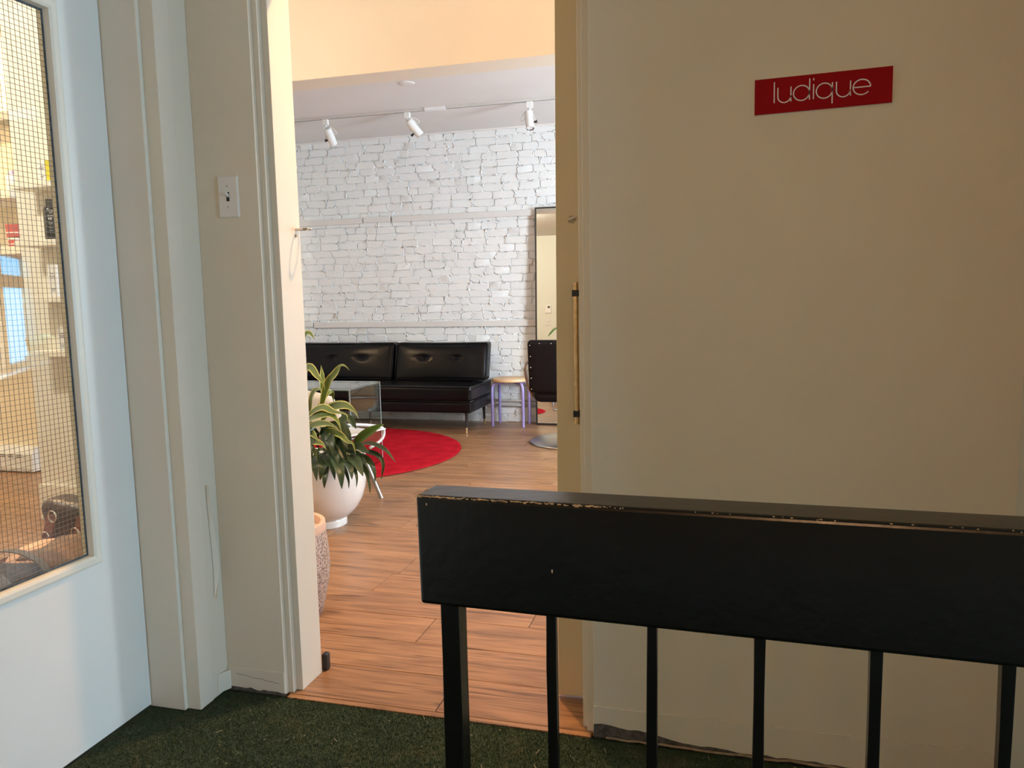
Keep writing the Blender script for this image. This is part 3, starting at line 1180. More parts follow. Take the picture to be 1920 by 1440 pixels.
def rail_chips(fn_name):
    m, t, b = nt(fn_name)
    tc = add(t, 'ShaderNodeTexCoord')
    n = add(t, 'ShaderNodeTexNoise')
    n.inputs['Scale'].default_value = 90
    n.inputs['Detail'].default_value = 6
    t.links.new(tc.outputs['Object'], n.inputs['Vector'])
    r = add(t, 'ShaderNodeValToRGB')
    e = r.color_ramp.elements
    e[0].position, e[0].color = 0.50, (0.008, 0.008, 0.009, 1)
    e[1].position, e[1].color = 0.56, (0.55, 0.40, 0.26, 1)
    t.links.new(n.outputs['Fac'], r.inputs[0])
    t.links.new(r.outputs[0], b.inputs['Base Color'])
    b.inputs['Roughness'].default_value = 0.5
    return m


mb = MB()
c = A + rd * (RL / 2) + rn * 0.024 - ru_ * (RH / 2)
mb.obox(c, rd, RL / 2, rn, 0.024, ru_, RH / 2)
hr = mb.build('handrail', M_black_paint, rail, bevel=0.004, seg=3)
# worn arris of the rail: chips of bare wood along the front top edge and the end corner
mb = MB()
rs = random.Random(3)
M_worn = rail_chips('worn_rail_edge')
for k in range(190):
    t = 0.002 + 0.19 * rs.random() ** 1.2 if k < 165 else rs.uniform(0.19, 0.55)
    ln = rs.uniform(0.0004, 0.0020) if k < 165 else rs.uniform(0.0003, 0.0010)
    p = A + rd * t + rn * 0.0012 - ru_ * 0.0012
    dd = (rn * -1 + ru_).normalized()
    off = rs.gauss(0, 0.0004)
    mb.obox(p + (rn + ru_).normalized() * off, rd + ru_ * rs.gauss(0, 0.12), ln, (rn + ru_).normalized(), rs.uniform(0.00015, 0.00055), dd, 0.0004)
for k in range(9):
    p = A + rn * rs.uniform(0.0, 0.024) + rd * rs.uniform(0.0006, 0.0016) - ru_ * rs.uniform(0.0006, 0.0016)
    mb.obox(p, rn, rs.uniform(0.001, 0.003), rd, 0.0008, ru_, 0.0008)
for (du, dz) in ((0.0006, 0.0075), (0.0006, 0.031), (0.012, 0.0085), (0.140, 0.066)):
    p = A + rd * du - ru_ * dz - rn * 0.0001
    mb.obox(p, rd, 0.0006, rn, 0.0004, ru_, 0.0010 if dz < 0.03 else 0.0016)
mb.build('worn_edge', M_chip, rail)['kind'] = 'stuff'
zt = A.z - RH - 0.002


def iron(x, w, d):
    y = A.y + (x - A.x) * rd.y / rd.x + 0.024
    zt_ = A.z + (x - A.x) * rd.z / rd.x - RH + 0.004
    n = 14
    mb = MB()
    r = random.Random(int(x * 1000))
    ringz = [0.0] + [zt_ * k / n for k in range(1, n + 1)]
    for z in ringz:
        j = r.gauss(0, 0.00025)
        mb.v += [(x - w / 2 + j, y - d / 2, z), (x + w / 2 + r.gauss(0, 0.00025), y - d / 2, z), (x + w / 2 + r.gauss(0, 0.00025), y + d / 2, z), (x - w / 2 + j, y + d / 2, z)]
    for k in range(n):
        for q in range(4):
            mb.f.append((4 * k + q, 4 * k + (q + 1) % 4, 4 * k + 4 + (q + 1) % 4, 4 * k + 4 + q))
    mb.f += [(3, 2, 1, 0), tuple(4 * n + q for q in range(4))]
    return mb


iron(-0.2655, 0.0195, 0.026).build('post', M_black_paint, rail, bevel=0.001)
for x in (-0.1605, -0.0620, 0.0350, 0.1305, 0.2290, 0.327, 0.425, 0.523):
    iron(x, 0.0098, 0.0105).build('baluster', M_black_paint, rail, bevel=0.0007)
mb = MB().box(-0.28, 0.60, 0.66, 0.745, 0.0, 0.012)
mb.build('base_plate', M_black_paint, rail)

# ------------------------------------------------------------------ sofa
def leather():
    m = mat('black_vinyl', (0.006, 0.006, 0.007), 0.25, bump=0.08, bscale=35, spec=0.16)
    return m


M_vinyl = leather()
SFX0, SFX1 = -4.38, -2.145
sofa = thing('sofa', 'long armless black vinyl sofa against the white brick wall', 'sofa', ((SFX0 + SFX1) / 2, 6.75, 0))
MB().rbox(SFX0, SFX1, 6.41, 7.08, 0.19, 0.285, 0.012, 4).build('base', M_vinyl, sofa, smooth=True)


def seat_fn(w, n):
    s = (1 - abs(n[0]) ** 8) * (1 - abs(n[1]) ** 4)
    z = w.z + (0.012 * s if n[2] > 0.2 else 0)
    y = w.y - (0.008 * (1 - n[0] ** 6) if n[1] < -0.8 else 0)
    return (w.x, y, z)


seat = MB().rbox(SFX0, SFX1, 6.405, 7.08, 0.288, 0.425, 0.03, 14, seat_fn).build('seat_cushion', M_vinyl, sofa, smooth=True)
for zz in (0.420, 0.293):
    pts = [(SFX0 + 0.01, 6.397 + (0.006 if zz < .3 else 0.004), zz), (SFX1 - 0.012, 6.40, zz), (SFX1 - 0.004, 6.412, zz), (SFX1 - 0.003, 7.06, zz)]
    MB().tube(pts, 0.0045, 6).build('piping', M_vinyl, seat, smooth=True)
for (a, b, btn) in ((-3.035, -2.12, (-2.735, -2.41)), (-4.38, -3.062, (-4.02, -3.70, -3.38))):
    def back_fn(w, n, a=a, b=b, btn=btn):
        y = w.y
        if n[1] < 0:
            y -= 0.026 * (1 - n[0] ** 4) * (1 - n[2] ** 4)
            for bx in btn:
                d2 = ((w.x - bx) / 0.034) ** 2 + ((w.z - 0.645) / 0.022) ** 2
                y += 0.020 * math.exp(-d2) + 0.006 * math.exp(-(((w.x - bx + 0.02) / 0.07) ** 2 + ((w.z - 0.655) / 0.016) ** 2))
        # the back leans: top further towards the wall
        return (w.x, y + (w.z - 0.45) * 0.28, w.z - 0.006 * (1 - n[0] ** 2) * (1 if n[2] > .8 else 0))
    bc = MB().rbox(a, b, 6.80, 6.945, 0.435, 0.79, 0.03, 44, back_fn).build('back_cushion', M_vinyl, sofa, smooth=True)
    for bx in btn:
        yb = 6.80 - 0.026 + 0.022 + (0.645 - 0.45) * 0.28
        MB().lathe([(0, 0.008), (0.008, 0.006), (0.012, 0.0), (0.0, -0.002)], (bx, yb - 0.004, 0.645), 12, (0, -1, 0.2)).build('button', M_vinyl, bc, smooth=True)
    yy = lambda z: 6.800 + (z - 0.45) * 0.28
    pts = [(a + .008, yy(.45), .445), (b - .008, yy(.45), .445), (b - .003, yy(.6), .6), (b - .008, yy(.78), .783), ((a + b) / 2, yy(.78), .778), (a + .008, yy(.78), .783), (a + .003, yy(.6), .6)]
    MB().tube(pts, 0.005, 6, closed=True).build('piping', M_vinyl, bc, smooth=True)
M_ebony = mat('black_wood_leg', (0.012, 0.010, 0.010), 0.35)
for (x, y, dx, dy) in ((-2.212, 6.487, 0.0, -0.02), (-2.212, 7.03, 0.0, 0.015), (-3.27, 6.74, 0, 0), (-4.25, 6.487, 0, -0.02), (-4.25, 7.03, 0, 0.015)):
    lg = MB().tube([(x - dx, y - dy, 0.19), (x, y, 0.045)], [0.017, 0.0095], 12).build('leg', M_ebony, sofa, smooth=True, auto=40)
    MB().tube([(x, y, 0.048), (x + dx * .2, y + dy * .2, 0.0)], [0.0098, 0.0088], 12).build('brass_tip', M_brass, lg, smooth=True, auto=40)

# ------------------------------------------------------------------ stool
st = thing('stool', 'round birch topped stool with lilac tube legs beside the sofa', 'stool', (-1.945, 6.97, 0))
SCX, SCY = -1.925, 6.965
mb = MB().lathe([(0, 0.418), (0.165, 0.418), (0.176, 0.424), (0.178, 0.436), (0.174, 0.446), (0.165, 0.450), (0, 0.450)], (SCX, SCY, 0), 40)
mb.build('seat', mat('birch_ply', (0.66, 0.42, 0.22), 0.4, col2=(0.76, 0.52, 0.29), scale=14), st, smooth=True, auto=40)
M_lilac = mat('lilac_leg_paint', (0.42, 0.36, 0.78), 0.35)
for (fx, fy) in ((-2.085, 6.882), (-1.785, 6.870), (-2.072, 7.085), (-1.775, 7.075)):
    d = Vector((fx - SCX, fy - SCY, 0))
    u = d.normalized()
    L = d.length
    c = Vector((SCX, SCY, 0))
    pts = [c + u * 0.06 + Vector((0, 0, 0.405)), c + u * (L - 0.05) + Vector((0, 0, 0.405)), c + u * (L - 0.018) + Vector((0, 0, 0.396)), c + u * (L - 0.004) + Vector((0, 0, 0.368)), c + u * L + Vector((0, 0, 0.33)), c + u * L]
    pts = [pts[0]] + catmull(pts[1:5], 5) + [pts[5]]
    MB().tube(pts, 0.0135, 12).build('leg', M_lilac, st, smooth=True, auto=50)

# ------------------------------------------------------------------ standing mirror
mi = thing('standing_mirror', 'tall mirror in a thin black frame leaning on the brick wall', 'mirror', (-1.35, 7.0, 0))
ml = Vector((0, 0.085, 2.02)).normalized()
mnn = Vector((0, -ml.z, ml.y))
MX0, MX1, MH = -1.695, -1.0, 2.022
base = Vector((0, 7.02, 0.0))


def mirror_box(x0, x1, t0, t1, d0, d1):
    c = base + ml * ((t0 + t1) / 2) + mnn * ((d0 + d1) / 2)
    return MB().obox(((x0 + x1) / 2, c.y, c.z), (1, 0, 0), (x1 - x0) / 2, mnn, (d1 - d0) / 2, ml, (t1 - t0) / 2)


mirror_box(MX0 + 0.012, MX1 - 0.012, 0.016, MH - 0.012, 0.006, 0.012).build('glass', mat('mirror_silver', (0.88, 0.90, 0.88), 0.005, 1.0), mi)
M_frame = mat('black_mirror_frame', (0.012, 0.012, 0.012), 0.4)
fr = MB()
for a in ((MX0, MX0 + 0.013, 0.002, MH), (MX1 - 0.013, MX1, 0.002, MH), (MX0 + 0.013, MX1 - 0.013, 0.002, 0.018), (MX0 + 0.013, MX1 - 0.013, MH - 0.013, MH)):
    q = mirror_box(a[0], a[1], a[2], a[3], -0.008, 0.018)
    i = len(fr.v)
    fr.v += q.v
    fr.f += [tuple(i + k for k in t) for t in q.f]
fr.build('frame', M_frame, mi)

# ------------------------------------------------------------------ salon chair seen from behind
chx, chy = -1.205, 6.24
sc_ = thing('salon_chair', 'black hairdressing chair on a round metal base in front of the mirror', 'chair', (chx, chy, 0))
M_steel = mat('dull_steel', (0.42, 0.42, 0.43), 0.32, 1.0)
mb = MB().lathe([(0, 0.0), (0.345, 0.0), (0.355, 0.006), (0.35, 0.014), (0.32, 0.022), (0.20, 0.038), (0.10, 0.052), (0.095, 0.07), (0.055, 0.078), (0.05, 0.1), (0, 0.1)], (chx, chy, 0), 48)
mb.build('base', M_steel, sc_, smooth=True, auto=35)
mb = MB().tube([(chx, chy, 0.09), (chx, chy, 0.36)], 0.032, 20)
mb.build('column', M_chrome, sc_, smooth=True, auto=50)


def cback(w, n):
    return (w.x, w.y - 0.05 * (1 - n[0] ** 2) * 0.4 + (0.6 - w.z) * 0.10, w.z)


MB().rbox(chx - 0.30, chx + 0.30, 5.955, 6.03, 0.435, 0.865, 0.035, 8, cback).build('backrest', mat('black_chair_vinyl', (0.008, 0.006, 0.007), 0.5, spec=0.12), sc_, smooth=True)
for k in range(5):
    for sx in (-1, 1):
        z = 0.47 + k * 0.088
        x = chx + sx * 0.272
        MB().lathe([(0, 0.004), (0.004, 0.002), (0.005, 0), (0, 0)], (x, 5.951 + (0.6 - z) * 0.10, z), 8, (0, -1, 0)).build('stud', M_chrome, sc_, smooth=True)
for k in range(5):
    x = chx - 0.19 + k * 0.095
    MB().lathe([(0, 0.004), (0.004, 0.002), (0.005, 0), (0, 0)], (x, 5.910, 0.838), 8, (0, -1, 0)).build('stud', M_chrome, sc_, smooth=True)
MB().rbox(chx - 0.27, chx + 0.27, 6.0, 6.46, 0.355, 0.475, 0.05, 8).build('seat', mat('black_chair_vinyl', (0, 0, 0)), sc_, smooth=True)
M_walnut = mat('walnut_arm', (0.24, 0.13, 0.08), 0.4, vary=0.2, scale=20)
for sx in (-1, 1):
    x = chx + sx * 0.315
    pts = catmull([(x - sx * 0.035, 6.04, 0.40), (x, 6.03, 0.50), (x + sx * 0.02, 6.02, 0.60), (x + sx * 0.025, 6.06, 0.655), (x + sx * 0.02, 6.20, 0.675), (x + sx * 0.01, 6.40, 0.66)], 5)
    mbx = MB()
    for p in pts:
        mbx.v += [(p.x - 0.008, p.y - 0.012, p.z - 0.01), (p.x + 0.008, p.y - 0.012, p.z - 0.01), (p.x + 0.008, p.y + 0.02, p.z + 0.012), (p.x - 0.008, p.y + 0.02, p.z + 0.012)]
    for k in range(len(pts) - 1):
        for q in range(4):
            mbx.f.append((4 * k + q, 4 * k + (q + 1) % 4, 4 * k + 4 + (q + 1) % 4, 4 * k + 4 + q))
    mbx.f += [(0, 1, 2, 3)[::-1], tuple(4 * (len(pts) - 1) + q for q in range(4))]
    mbx.build('armrest', M_walnut, sc_, bevel=0.003)
fz = 0.205
pts = [(chx - 0.24, 6.62, fz), (chx + 0.24, 6.62, fz), (chx + 0.20, 6.42, 0.33), (chx - 0.20, 6.42, 0.33)]
fr_ = MB().tube([pts[3], pts[0], pts[1], pts[2]], 0.009, 10).build('footrest', M_chrome, sc_, smooth=True)
MB().tube([(chx - 0.16, 6.60, fz), (chx - 0.04, 6.42, 0.34)], 0.006, 8).build('brace', M_chrome, fr_, smooth=True)
MB().tube([(chx + 0.16, 6.60, fz), (chx + 0.04, 6.42, 0.34)], 0.006, 8).build('brace', M_chrome, fr_, smooth=True)

# ------------------------------------------------------------------ rug
M_rug = mat('red_rug_wool', (0.43, 0.014, 0.024), 1.0, spec=0.0, vary=0.14, scale=9, bump=0.7, bscale=240, bdist=0.006, detail=8)
mb = MB().lathe([(0, 0.0005), (1.055, 0.0005), (1.066, 0.004), (1.066, 0.010), (1.058, 0.014), (1.03, 0.016), (0.6, 0.016), (0, 0.016)], (-3.045, 5.48, 0), 96)
o = mb.build('round_rug', M_rug, smooth=True, auto=60)
tag(o, 'round red wool rug on the wooden floor in front of the sofa', 'rug')

# ------------------------------------------------------------------ glass table
gt = thing('glass_table', 'low clear glass table of bent panes standing on the red rug', 'table', (-2.82, 4.96, 0.016))
TX0, TX1, TY0, TY1, TZ = -3.25, -2.437, 4.72, 5.20, 0.61
th = 0.012


def glass_strip():
    mb = MB()
    r = 0.02
    prof = [(TX0, 0.016), (TX0, TZ - r)] + [(TX0 + r - r * math.cos(a), TZ - r + r * math.sin(a)) for a in (0.5, 1.0, PI / 2)]
    prof += [(TX1 - r + r * math.sin(a), TZ - r + r * math.cos(a)) for a in (0.0, 0.6, 1.1)] + [(TX1, TZ - r), (TX1, 0.016)]
    prof = [Vector((x, z, 0)) for x, z in prof]
    i0 = []
    for k, p in enumerate(prof):
        a, b = prof[max(0, k - 1)], prof[min(len(prof) - 1, k + 1)]
        t = (b - a).normalized()
        n = Vector((t.y, -t.x, 0)) * th
        q = p + n
        i0.append(len(mb.v))
        mb.v += [(p.x, TY0, p.y), (p.x, TY1, p.y), (q.x, TY1, q.y), (q.x, TY0, q.y)]
    for a, b in zip(i0[:-1], i0[1:]):
        for q in range(4):
            mb.f.append((a + q, a + (q + 1) % 4, b + (q + 1) % 4, b + q))
    mb.f += [tuple(i0[0] + q for q in range(4))[::-1], tuple(i0[-1] + q for q in range(4))]
    return mb


glass_strip().build('bent_glass', M_tglass, gt)
for y in (TY0, TY1):
    mb = MB().tube([(TX0, y, 0.02), (TX0, y, TZ - 0.004), (TX1, y, TZ - 0.004), (TX1, y, 0.02)], 0.0022, 6)
    mb.build('polished_edge', mat('pale_green_glass_edge', (0.42, 0.55, 0.55), 0.2), gt)

# ------------------------------------------------------------------ white tube armchair behind the plant
wc = thing('armchair', 'white shell armchair with pale tube frame between plant and glass table', 'chair', (-2.30, 4.25, 0))
ccx, ccy = -2.30, 4.27
fd = Vector((0.35, 0.94, 0)).normalized()
rt_ = Vector((fd.y, -fd.x, 0))


def cw(r, f, z):
    p = Vector((ccx, ccy, 0)) + rt_ * r + fd * f
    return Vector((p.x, p.y, z))


M_shell = mat('white_chair_shell', (0.78, 0.77, 0.73), 0.35)
mb = MB()
NR, NA = 12, 13
for i in range(NR):
    for j in range(NA):
        u = -1 + 2 * j / (NA - 1)
        t = i / (NR - 1)
        if t < 0.5:
            k = t / 0.5
            f, z = 0.20 - 0.38 * k, 0.385 + 0.02 * u * u
            wd = 0.22
        else:
            k = (t - 0.5) / 0.5
            f, z = -0.18 - 0.06 * k, 0.385 + 0.30 * k - 0.035 * u * u * k
            wd = 0.22 - 0.04 * k ** 3
            f += 0.06 * u * u
        mb.v.append(tuple(cw(u * wd, f, z)))
for i in range(NR - 1):
    for j in range(NA - 1):
        a = i * NA + j
        mb.f.append((a, a + 1, a + NA + 1, a + NA))
o = mb.build('shell', M_shell, wc, smooth=True)
md = o.modifiers.new('thick', 'SOLIDIFY')
md.thickness = 0.008
M_tube = mat('pale_grey_tube', (0.66, 0.68, 0.70), 0.3, 0.3)
for s in (-1, 1):
    rr = 0.205 * s
    pts = catmull([cw(rr * 0.80, -0.24, 0.36), cw(rr, -0.20, 0.44), cw(rr, -0.10, 0.475), cw(rr, 0.13, 0.435), cw(rr, 0.195, 0.40), cw(rr, 0.175, 0.345), cw(rr * 0.9, 0.09, 0.30)], 5)
    MB().tube(pts, 0.0095, 10).build('armrest', M_tube, wc, smooth=True)
for (r, f, name) in ((0.28, 0.08, 'leg'), (-0.28, 0.08, 'leg'), (0.22, -0.26, 'leg'), (-0.22, -0.26, 'leg')):
    l_ = MB().tube([cw(r * 0.45, f * 0.45, 0.37), cw(r, f, 0.0)], 0.0125, 12).build('leg', M_steel, wc, smooth=True, auto=50)
MB().tube([cw(-0.12, 0.11, 0.366), cw(0.12, 0.11, 0.366), cw(0.12, -0.1, 0.366), cw(-0.12, -0.1, 0.366)], 0.009, 8, closed=True).build('seat_frame', M_steel, wc, smooth=True)

# ------------------------------------------------------------------ plant pot and plants
PX, PY = -2.095, 3.70
pot = thing('planter', 'glossy white egg shaped planter on the wooden floor', 'planter', (PX, PY, 0))
M_pot = mat('glossy_white_ceramic', (0.80, 0.77, 0.73), 0.16, coat=0.3)
prof = [(0.0, 0.012), (0.10, 0.012), (0.105, 0.0), (0.122, 0.0), (0.122, 0.026), (0.118, 0.036), (0.150, 0.058), (0.185, 0.095), (0.212, 0.145), (0.230, 0.205), (0.238, 0.27), (0.239, 0.33), (0.235, 0.375), (0.229, 0.378), (0.224, 0.372), (0.226, 0.33), (0.0, 0.33)]
MB().lathe(prof, (PX, PY, 0), 56).build('bowl', M_pot, pot, smooth=True, auto=50)
MB().lathe([(0.225, 0.338), (0.15, 0.348), (0.0, 0.350)], (PX, PY, 0), 24).build('soil', mat('dark_soil', (0.020, 0.014, 0.010), 0.95, bump=0.8, bscale=90), pot)

VARIEGATED=[
 ([(-2.079,3.680,0.626),(-2.020,3.660,0.770),(-1.952,3.620,0.829),(-1.891,3.580,0.877),(-1.849,3.550,0.878),(-1.817,3.530,0.859)],0.040),
 ([(-2.241,3.750,0.760),(-2.098,3.620,0.867),(-2.011,3.550,0.827),(-1.949,3.500,0.792),(-1.935,3.480,0.765)],0.042),
 ([(-2.087,3.720,0.722),(-2.079,3.720,0.800),(-2.094,3.740,0.867)],0.026),
 ([(-2.155,3.700,0.607),(-2.080,3.600,0.706),(-2.007,3.520,0.759),(-1.957,3.480,0.768),(-1.938,3.460,0.749)],0.036),
 ([(-2.061,3.660,0.572),(-1.968,3.600,0.655),(-1.838,3.500,0.685),(-1.756,3.440,0.669),(-1.717,3.410,0.632)],0.052),
 ([(-2.151,3.660,0.556),(-2.081,3.600,0.627),(-1.970,3.520,0.669),(-1.881,3.460,0.658),(-1.790,3.420,0.653),(-1.775,3.400,0.624)],0.040),
 ([(-2.168,3.660,0.541),(-2.071,3.580,0.602),(-1.919,3.480,0.641),(-1.838,3.420,0.617),(-1.808,3.400,0.570)],0.055),
 ([(-2.139,3.620,0.531),(-2.047,3.550,0.571),(-1.944,3.480,0.594),(-1.854,3.420,0.590),(-1.818,3.400,0.570)],0.036),
 ([(-2.079,3.640,0.503),(-1.964,3.550,0.542),(-1.848,3.460,0.542),(-1.788,3.420,0.517),(-1.754,3.410,0.509),(-1.737,3.400,0.455)],0.036),
 ([(-2.108,3.600,0.535),(-2.021,3.500,0.530),(-1.966,3.460,0.501)],0.035),
 ([(-2.120,3.600,0.489),(-2.023,3.500,0.494),(-1.949,3.450,0.495),(-1.903,3.420,0.470)],0.040),
 ([(-2.122,3.600,0.466),(-2.025,3.500,0.450),(-2.002,3.480,0.438),(-1.989,3.470,0.410)],0.030),
 ([(-2.290,3.850,0.928),(-2.223,3.800,1.014),(-2.166,3.760,1.039),(-2.110,3.720,1.004)],0.035),
 ([(-2.117,3.750,0.645),(-2.103,3.800,0.697),(-2.102,3.860,0.704),(-2.114,3.900,0.635)],0.030),
]
LILY=[
 ([(-2.059,3.660,0.500),(-1.927,3.500,0.519),(-1.893,3.450,0.486),(-1.888,3.440,0.439)],0.058),
 ([(-2.038,3.620,0.422),(-1.962,3.480,0.389),(-1.957,3.450,0.352),(-1.968,3.450,0.307)],0.050),
 ([(-2.010,3.600,0.384),(-1.944,3.470,0.345),(-1.936,3.440,0.311),(-1.941,3.440,0.267)],0.040),
 ([(-2.010,3.620,0.423),(-1.895,3.480,0.419),(-1.831,3.410,0.366),(-1.816,3.390,0.283)],0.060),
 ([(-1.922,3.600,0.416),(-1.816,3.470,0.397),(-1.783,3.430,0.364),(-1.774,3.420,0.326)],0.050),
 ([(-1.943,3.640,0.407),(-1.857,3.550,0.406),(-1.777,3.480,0.402),(-1.717,3.430,0.342)],0.066),
 ([(-1.877,3.600,0.389),(-1.775,3.460,0.357),(-1.752,3.430,0.327),(-1.751,3.420,0.286)],0.022),
 ([(-1.881,3.640,0.409),(-1.739,3.500,0.361),(-1.696,3.450,0.311),(-1.683,3.430,0.254)],0.028),
 ([(-1.891,3.660,0.419),(-1.752,3.550,0.404),(-1.691,3.500,0.365),(-1.677,3.480,0.299)],0.032),
 ([(-1.896,3.700,0.411),(-1.733,3.600,0.423),(-1.668,3.560,0.383),(-1.672,3.540,0.302)],0.026),
 ([(-1.926,3.700,0.424),(-1.777,3.620,0.471),(-1.654,3.560,0.453),(-1.580,3.520,0.398)],0.026),
 ([(-1.969,3.750,0.398),(-1.878,3.720,0.469),(-1.804,3.700,0.515),(-1.731,3.680,0.554),(-1.710,3.680,0.560)],0.056),
 ([(-1.952,3.660,0.431),(-1.812,3.550,0.469),(-1.748,3.500,0.467),(-1.699,3.470,0.456)],0.050),
 ([(-1.923,3.600,0.387),(-1.820,3.460,0.339),(-1.797,3.430,0.309),(-1.799,3.430,0.273)],0.022),
 ([(-2.045,3.600,0.440),(-1.921,3.500,0.459),(-1.866,3.450,0.435),(-1.852,3.430,0.394)],0.050),
 ([(-1.973,3.700,0.437),(-1.875,3.600,0.432),(-1.780,3.530,0.419),(-1.724,3.500,0.367)],0.040),
 ([(-2.046,3.600,0.412),(-1.920,3.470,0.399),(-1.880,3.430,0.360),(-1.868,3.420,0.319)],0.045),
 ([(-2.078,3.600,0.411),(-2.011,3.480,0.382),(-1.996,3.460,0.345),(-1.987,3.450,0.301)],0.040),
 ([(-2.125,3.600,0.409),(-2.066,3.480,0.380),(-2.063,3.460,0.342),(-2.066,3.450,0.289)],0.050),
 ([(-2.089,3.800,0.459),(-2.072,3.850,0.493),(-2.058,3.900,0.503),(-2.044,3.950,0.495)],0.050),
 ([(-2.088,3.800,0.483),(-2.041,3.840,0.543),(-1.999,3.860,0.553),(-1.962,3.860,0.500)],0.050),
 ([(-2.123,3.750,0.527),(-2.058,3.700,0.513),(-1.963,3.600,0.514),(-1.923,3.550,0.482)],0.050),
]


vdir = Vector((0.35, -0.85, 0.42)).normalized()


def leaf_mesh(pts, W, seed, broad=False):
    r = random.Random(seed)
    path = catmull(pts, 4)
    n = len(path)
    mb = MB()
    mb.uv = []
    seg = [0.0]
    for a, b in zip(path[:-1], path[1:]):
        seg.append(seg[-1] + (b - a).length)
    tot = seg[-1]
    tw = r.uniform(-0.5, 0.5)
    wav = r.uniform(0, 6)
    for k, p in enumerate(path):
        a, b = path[max(0, k - 1)], path[min(n - 1, k + 1)]
        t = (b - a).normalized()
        vd = (vdir + Vector((tw * 0.6, 0, tw * 0.4))).normalized()
        s = t.cross(vd)
        s.normalize()
        nn = s.cross(t).normalized()
        q = seg[k] / tot
        if broad:
            w = 0.04 + 0.96 * math.sin(PI * min(1, max(0, (q - 0.22) / 0.78)) ** 0.75) ** 0.85 if q > 0.22 else 0.05
        else:
            w = 0.30 + 0.70 * math.sin(PI * q ** 0.8) if q < 0.55 else max(0.03, (0.30 + 0.70 * math.sin(PI * q ** 0.8)) * min(1, (1 - q) / 0.33) ** 0.7)
        hw = W / 2 * w
        for c in (-1, -0.5, 0, 0.5, 1):
            lift = 0.22 * hw * abs(c) + 0.10 * hw * math.sin(9 * q + wav + c) * abs(c)
            pp = p + s * hw * c + nn * lift
            mb.v.append(tuple(pp))
            mb.uv.append((0.5 + 0.5 * c, q))
    for k in range(n - 1):
        for c in range(4):
            i = 5 * k + c
            mb.f.append((i, i + 1, i + 6, i + 5))
    return mb


dr = thing('dracaena', 'variegated plant with yellow edged green leaves in the white planter', 'plant', (PX - 0.04, PY, 0.35))
for (a, b, c) in (((PX - 0.06, PY, 0.345), (PX - 0.05, PY - 0.02, 0.55), (PX + 0.02, PY - 0.03, 0.66)), ((PX - 0.10, PY + 0.02, 0.345), (PX - 0.10, PY + 0.03, 0.65), (PX - 0.09, PY + 0.04, 0.86))):
    MB().tube(catmull([a, b, c], 5), 0.009, 8).build('stem', mat('green_brown_stem', (0.16, 0.15, 0.06), 0.6), dr, smooth=True)
for k, (pts, W) in enumerate(VARIEGATED):
    leaf_mesh(pts, W, k).build('leaf', M_varieg, dr, smooth=True)
rs = random.Random(41)
for k in range(14):                                   # inner leaves filling the crown of the lily
    an = rs.uniform(-2.6, 0.3)
    d = Vector((math.cos(an), math.sin(an), 0))
    p0 = Vector((PX + 0.02, PY - 0.03, 0.42)) + d * 0.03
    L = rs.uniform(0.14, 0.24)
    zz = rs.uniform(0.0, 0.10)
    LILY.append(([tuple(p0), tuple(p0 + d * L * 0.45 + Vector((0, 0, 0.06 + zz))), tuple(p0 + d * L * 0.8 + Vector((0, 0, 0.03 + zz))), tuple(p0 + d * L * 1.05 + Vector((0, 0, -0.05 + zz)))], rs.uniform(0.045, 0.065)))
pl_ = thing('peace_lily', 'dark green broad leaved plant drooping over the rim of the white planter', 'plant', (PX + 0.05, PY - 0.05, 0.35))
for k, (pts, W) in enumerate(LILY):
    bright = k in (11, 21)
    leaf_mesh(pts, W, 100 + k, True).build('leaf', M_lily2 if bright else M_lily, pl_, smooth=True)
    p0 = Vector(pts[0])
    root = Vector((PX + 0.04 + 0.1 * math.sin(k), PY - 0.03 + 0.08 * math.cos(k * 1.7), 0.345))
    MB().tube(catmull([root, (root + p0) / 2 + Vector((0, 0, 0.03)), p0], 4), 0.003, 5).build('stalk', M_lily2, pl_, smooth=True)

# ------------------------------------------------------------------ speckled planter behind the jamb
def terrazzo():
    m, t, b = nt('pink_speckled_terrazzo')
    tc = add(t, 'ShaderNodeTexCoord')
    v = add(t, 'ShaderNodeTexVoronoi')
    v.inputs['Scale'].default_value = 130
    t.links.new(tc.outputs['Object'], v.inputs['Vector'])
    r = add(t, 'ShaderNodeValToRGB')
    e = r.color_ramp.elements
    e[0].position, e[0].color = 0.0, (0.80, 0.72, 0.66, 1)
    e[1].position, e[1].color = 0.75, (0.22, 0.16, 0.14, 1)
    k = e.new(0.4)
    k.color = (0.52, 0.40, 0.34, 1)
    t.links.new(v.outputs['Distance'], r.inputs[0])
    t.links.new(r.outputs[0], b.inputs['Base Color'])
    bp = add(t, 'ShaderNodeBump')
    bp.inputs['Strength'].default_value = 0.8
    bp.inputs['Distance'].default_value = 0.004
    t.links.new(v.outputs['Distance'], bp.inputs['Height'])
    t.links.new(bp.outputs[0], b.inputs['Normal'])
    b.inputs['Roughness'].default_value = 0.35
    return m


tz = thing('speckled_planter', 'pinkish speckled planter half hidden behind the doorway jamb', 'planter', (-1.642, 2.55, 0))
MB().lathe([(0, 0.0), (0.150, 0.0), (0.162, 0.05), (0.180, 0.13), (0.187, 0.20), (0.183, 0.27), (0.176, 0.335)], (-1.642, 2.55, 0), 48).build('body', terrazzo(), tz, smooth=True)
MB().lathe([(0.176, 0.334), (0.178, 0.345), (0.174, 0.368), (0.166, 0.370), (0.158, 0.366), (0.158, 0.335), (0, 0.335)], (-1.642, 2.55, 0), 48).build('rim', mat('peach_terracotta', (0.66, 0.45, 0.34), 0.6, bump=0.2), tz, smooth=True, auto=40)

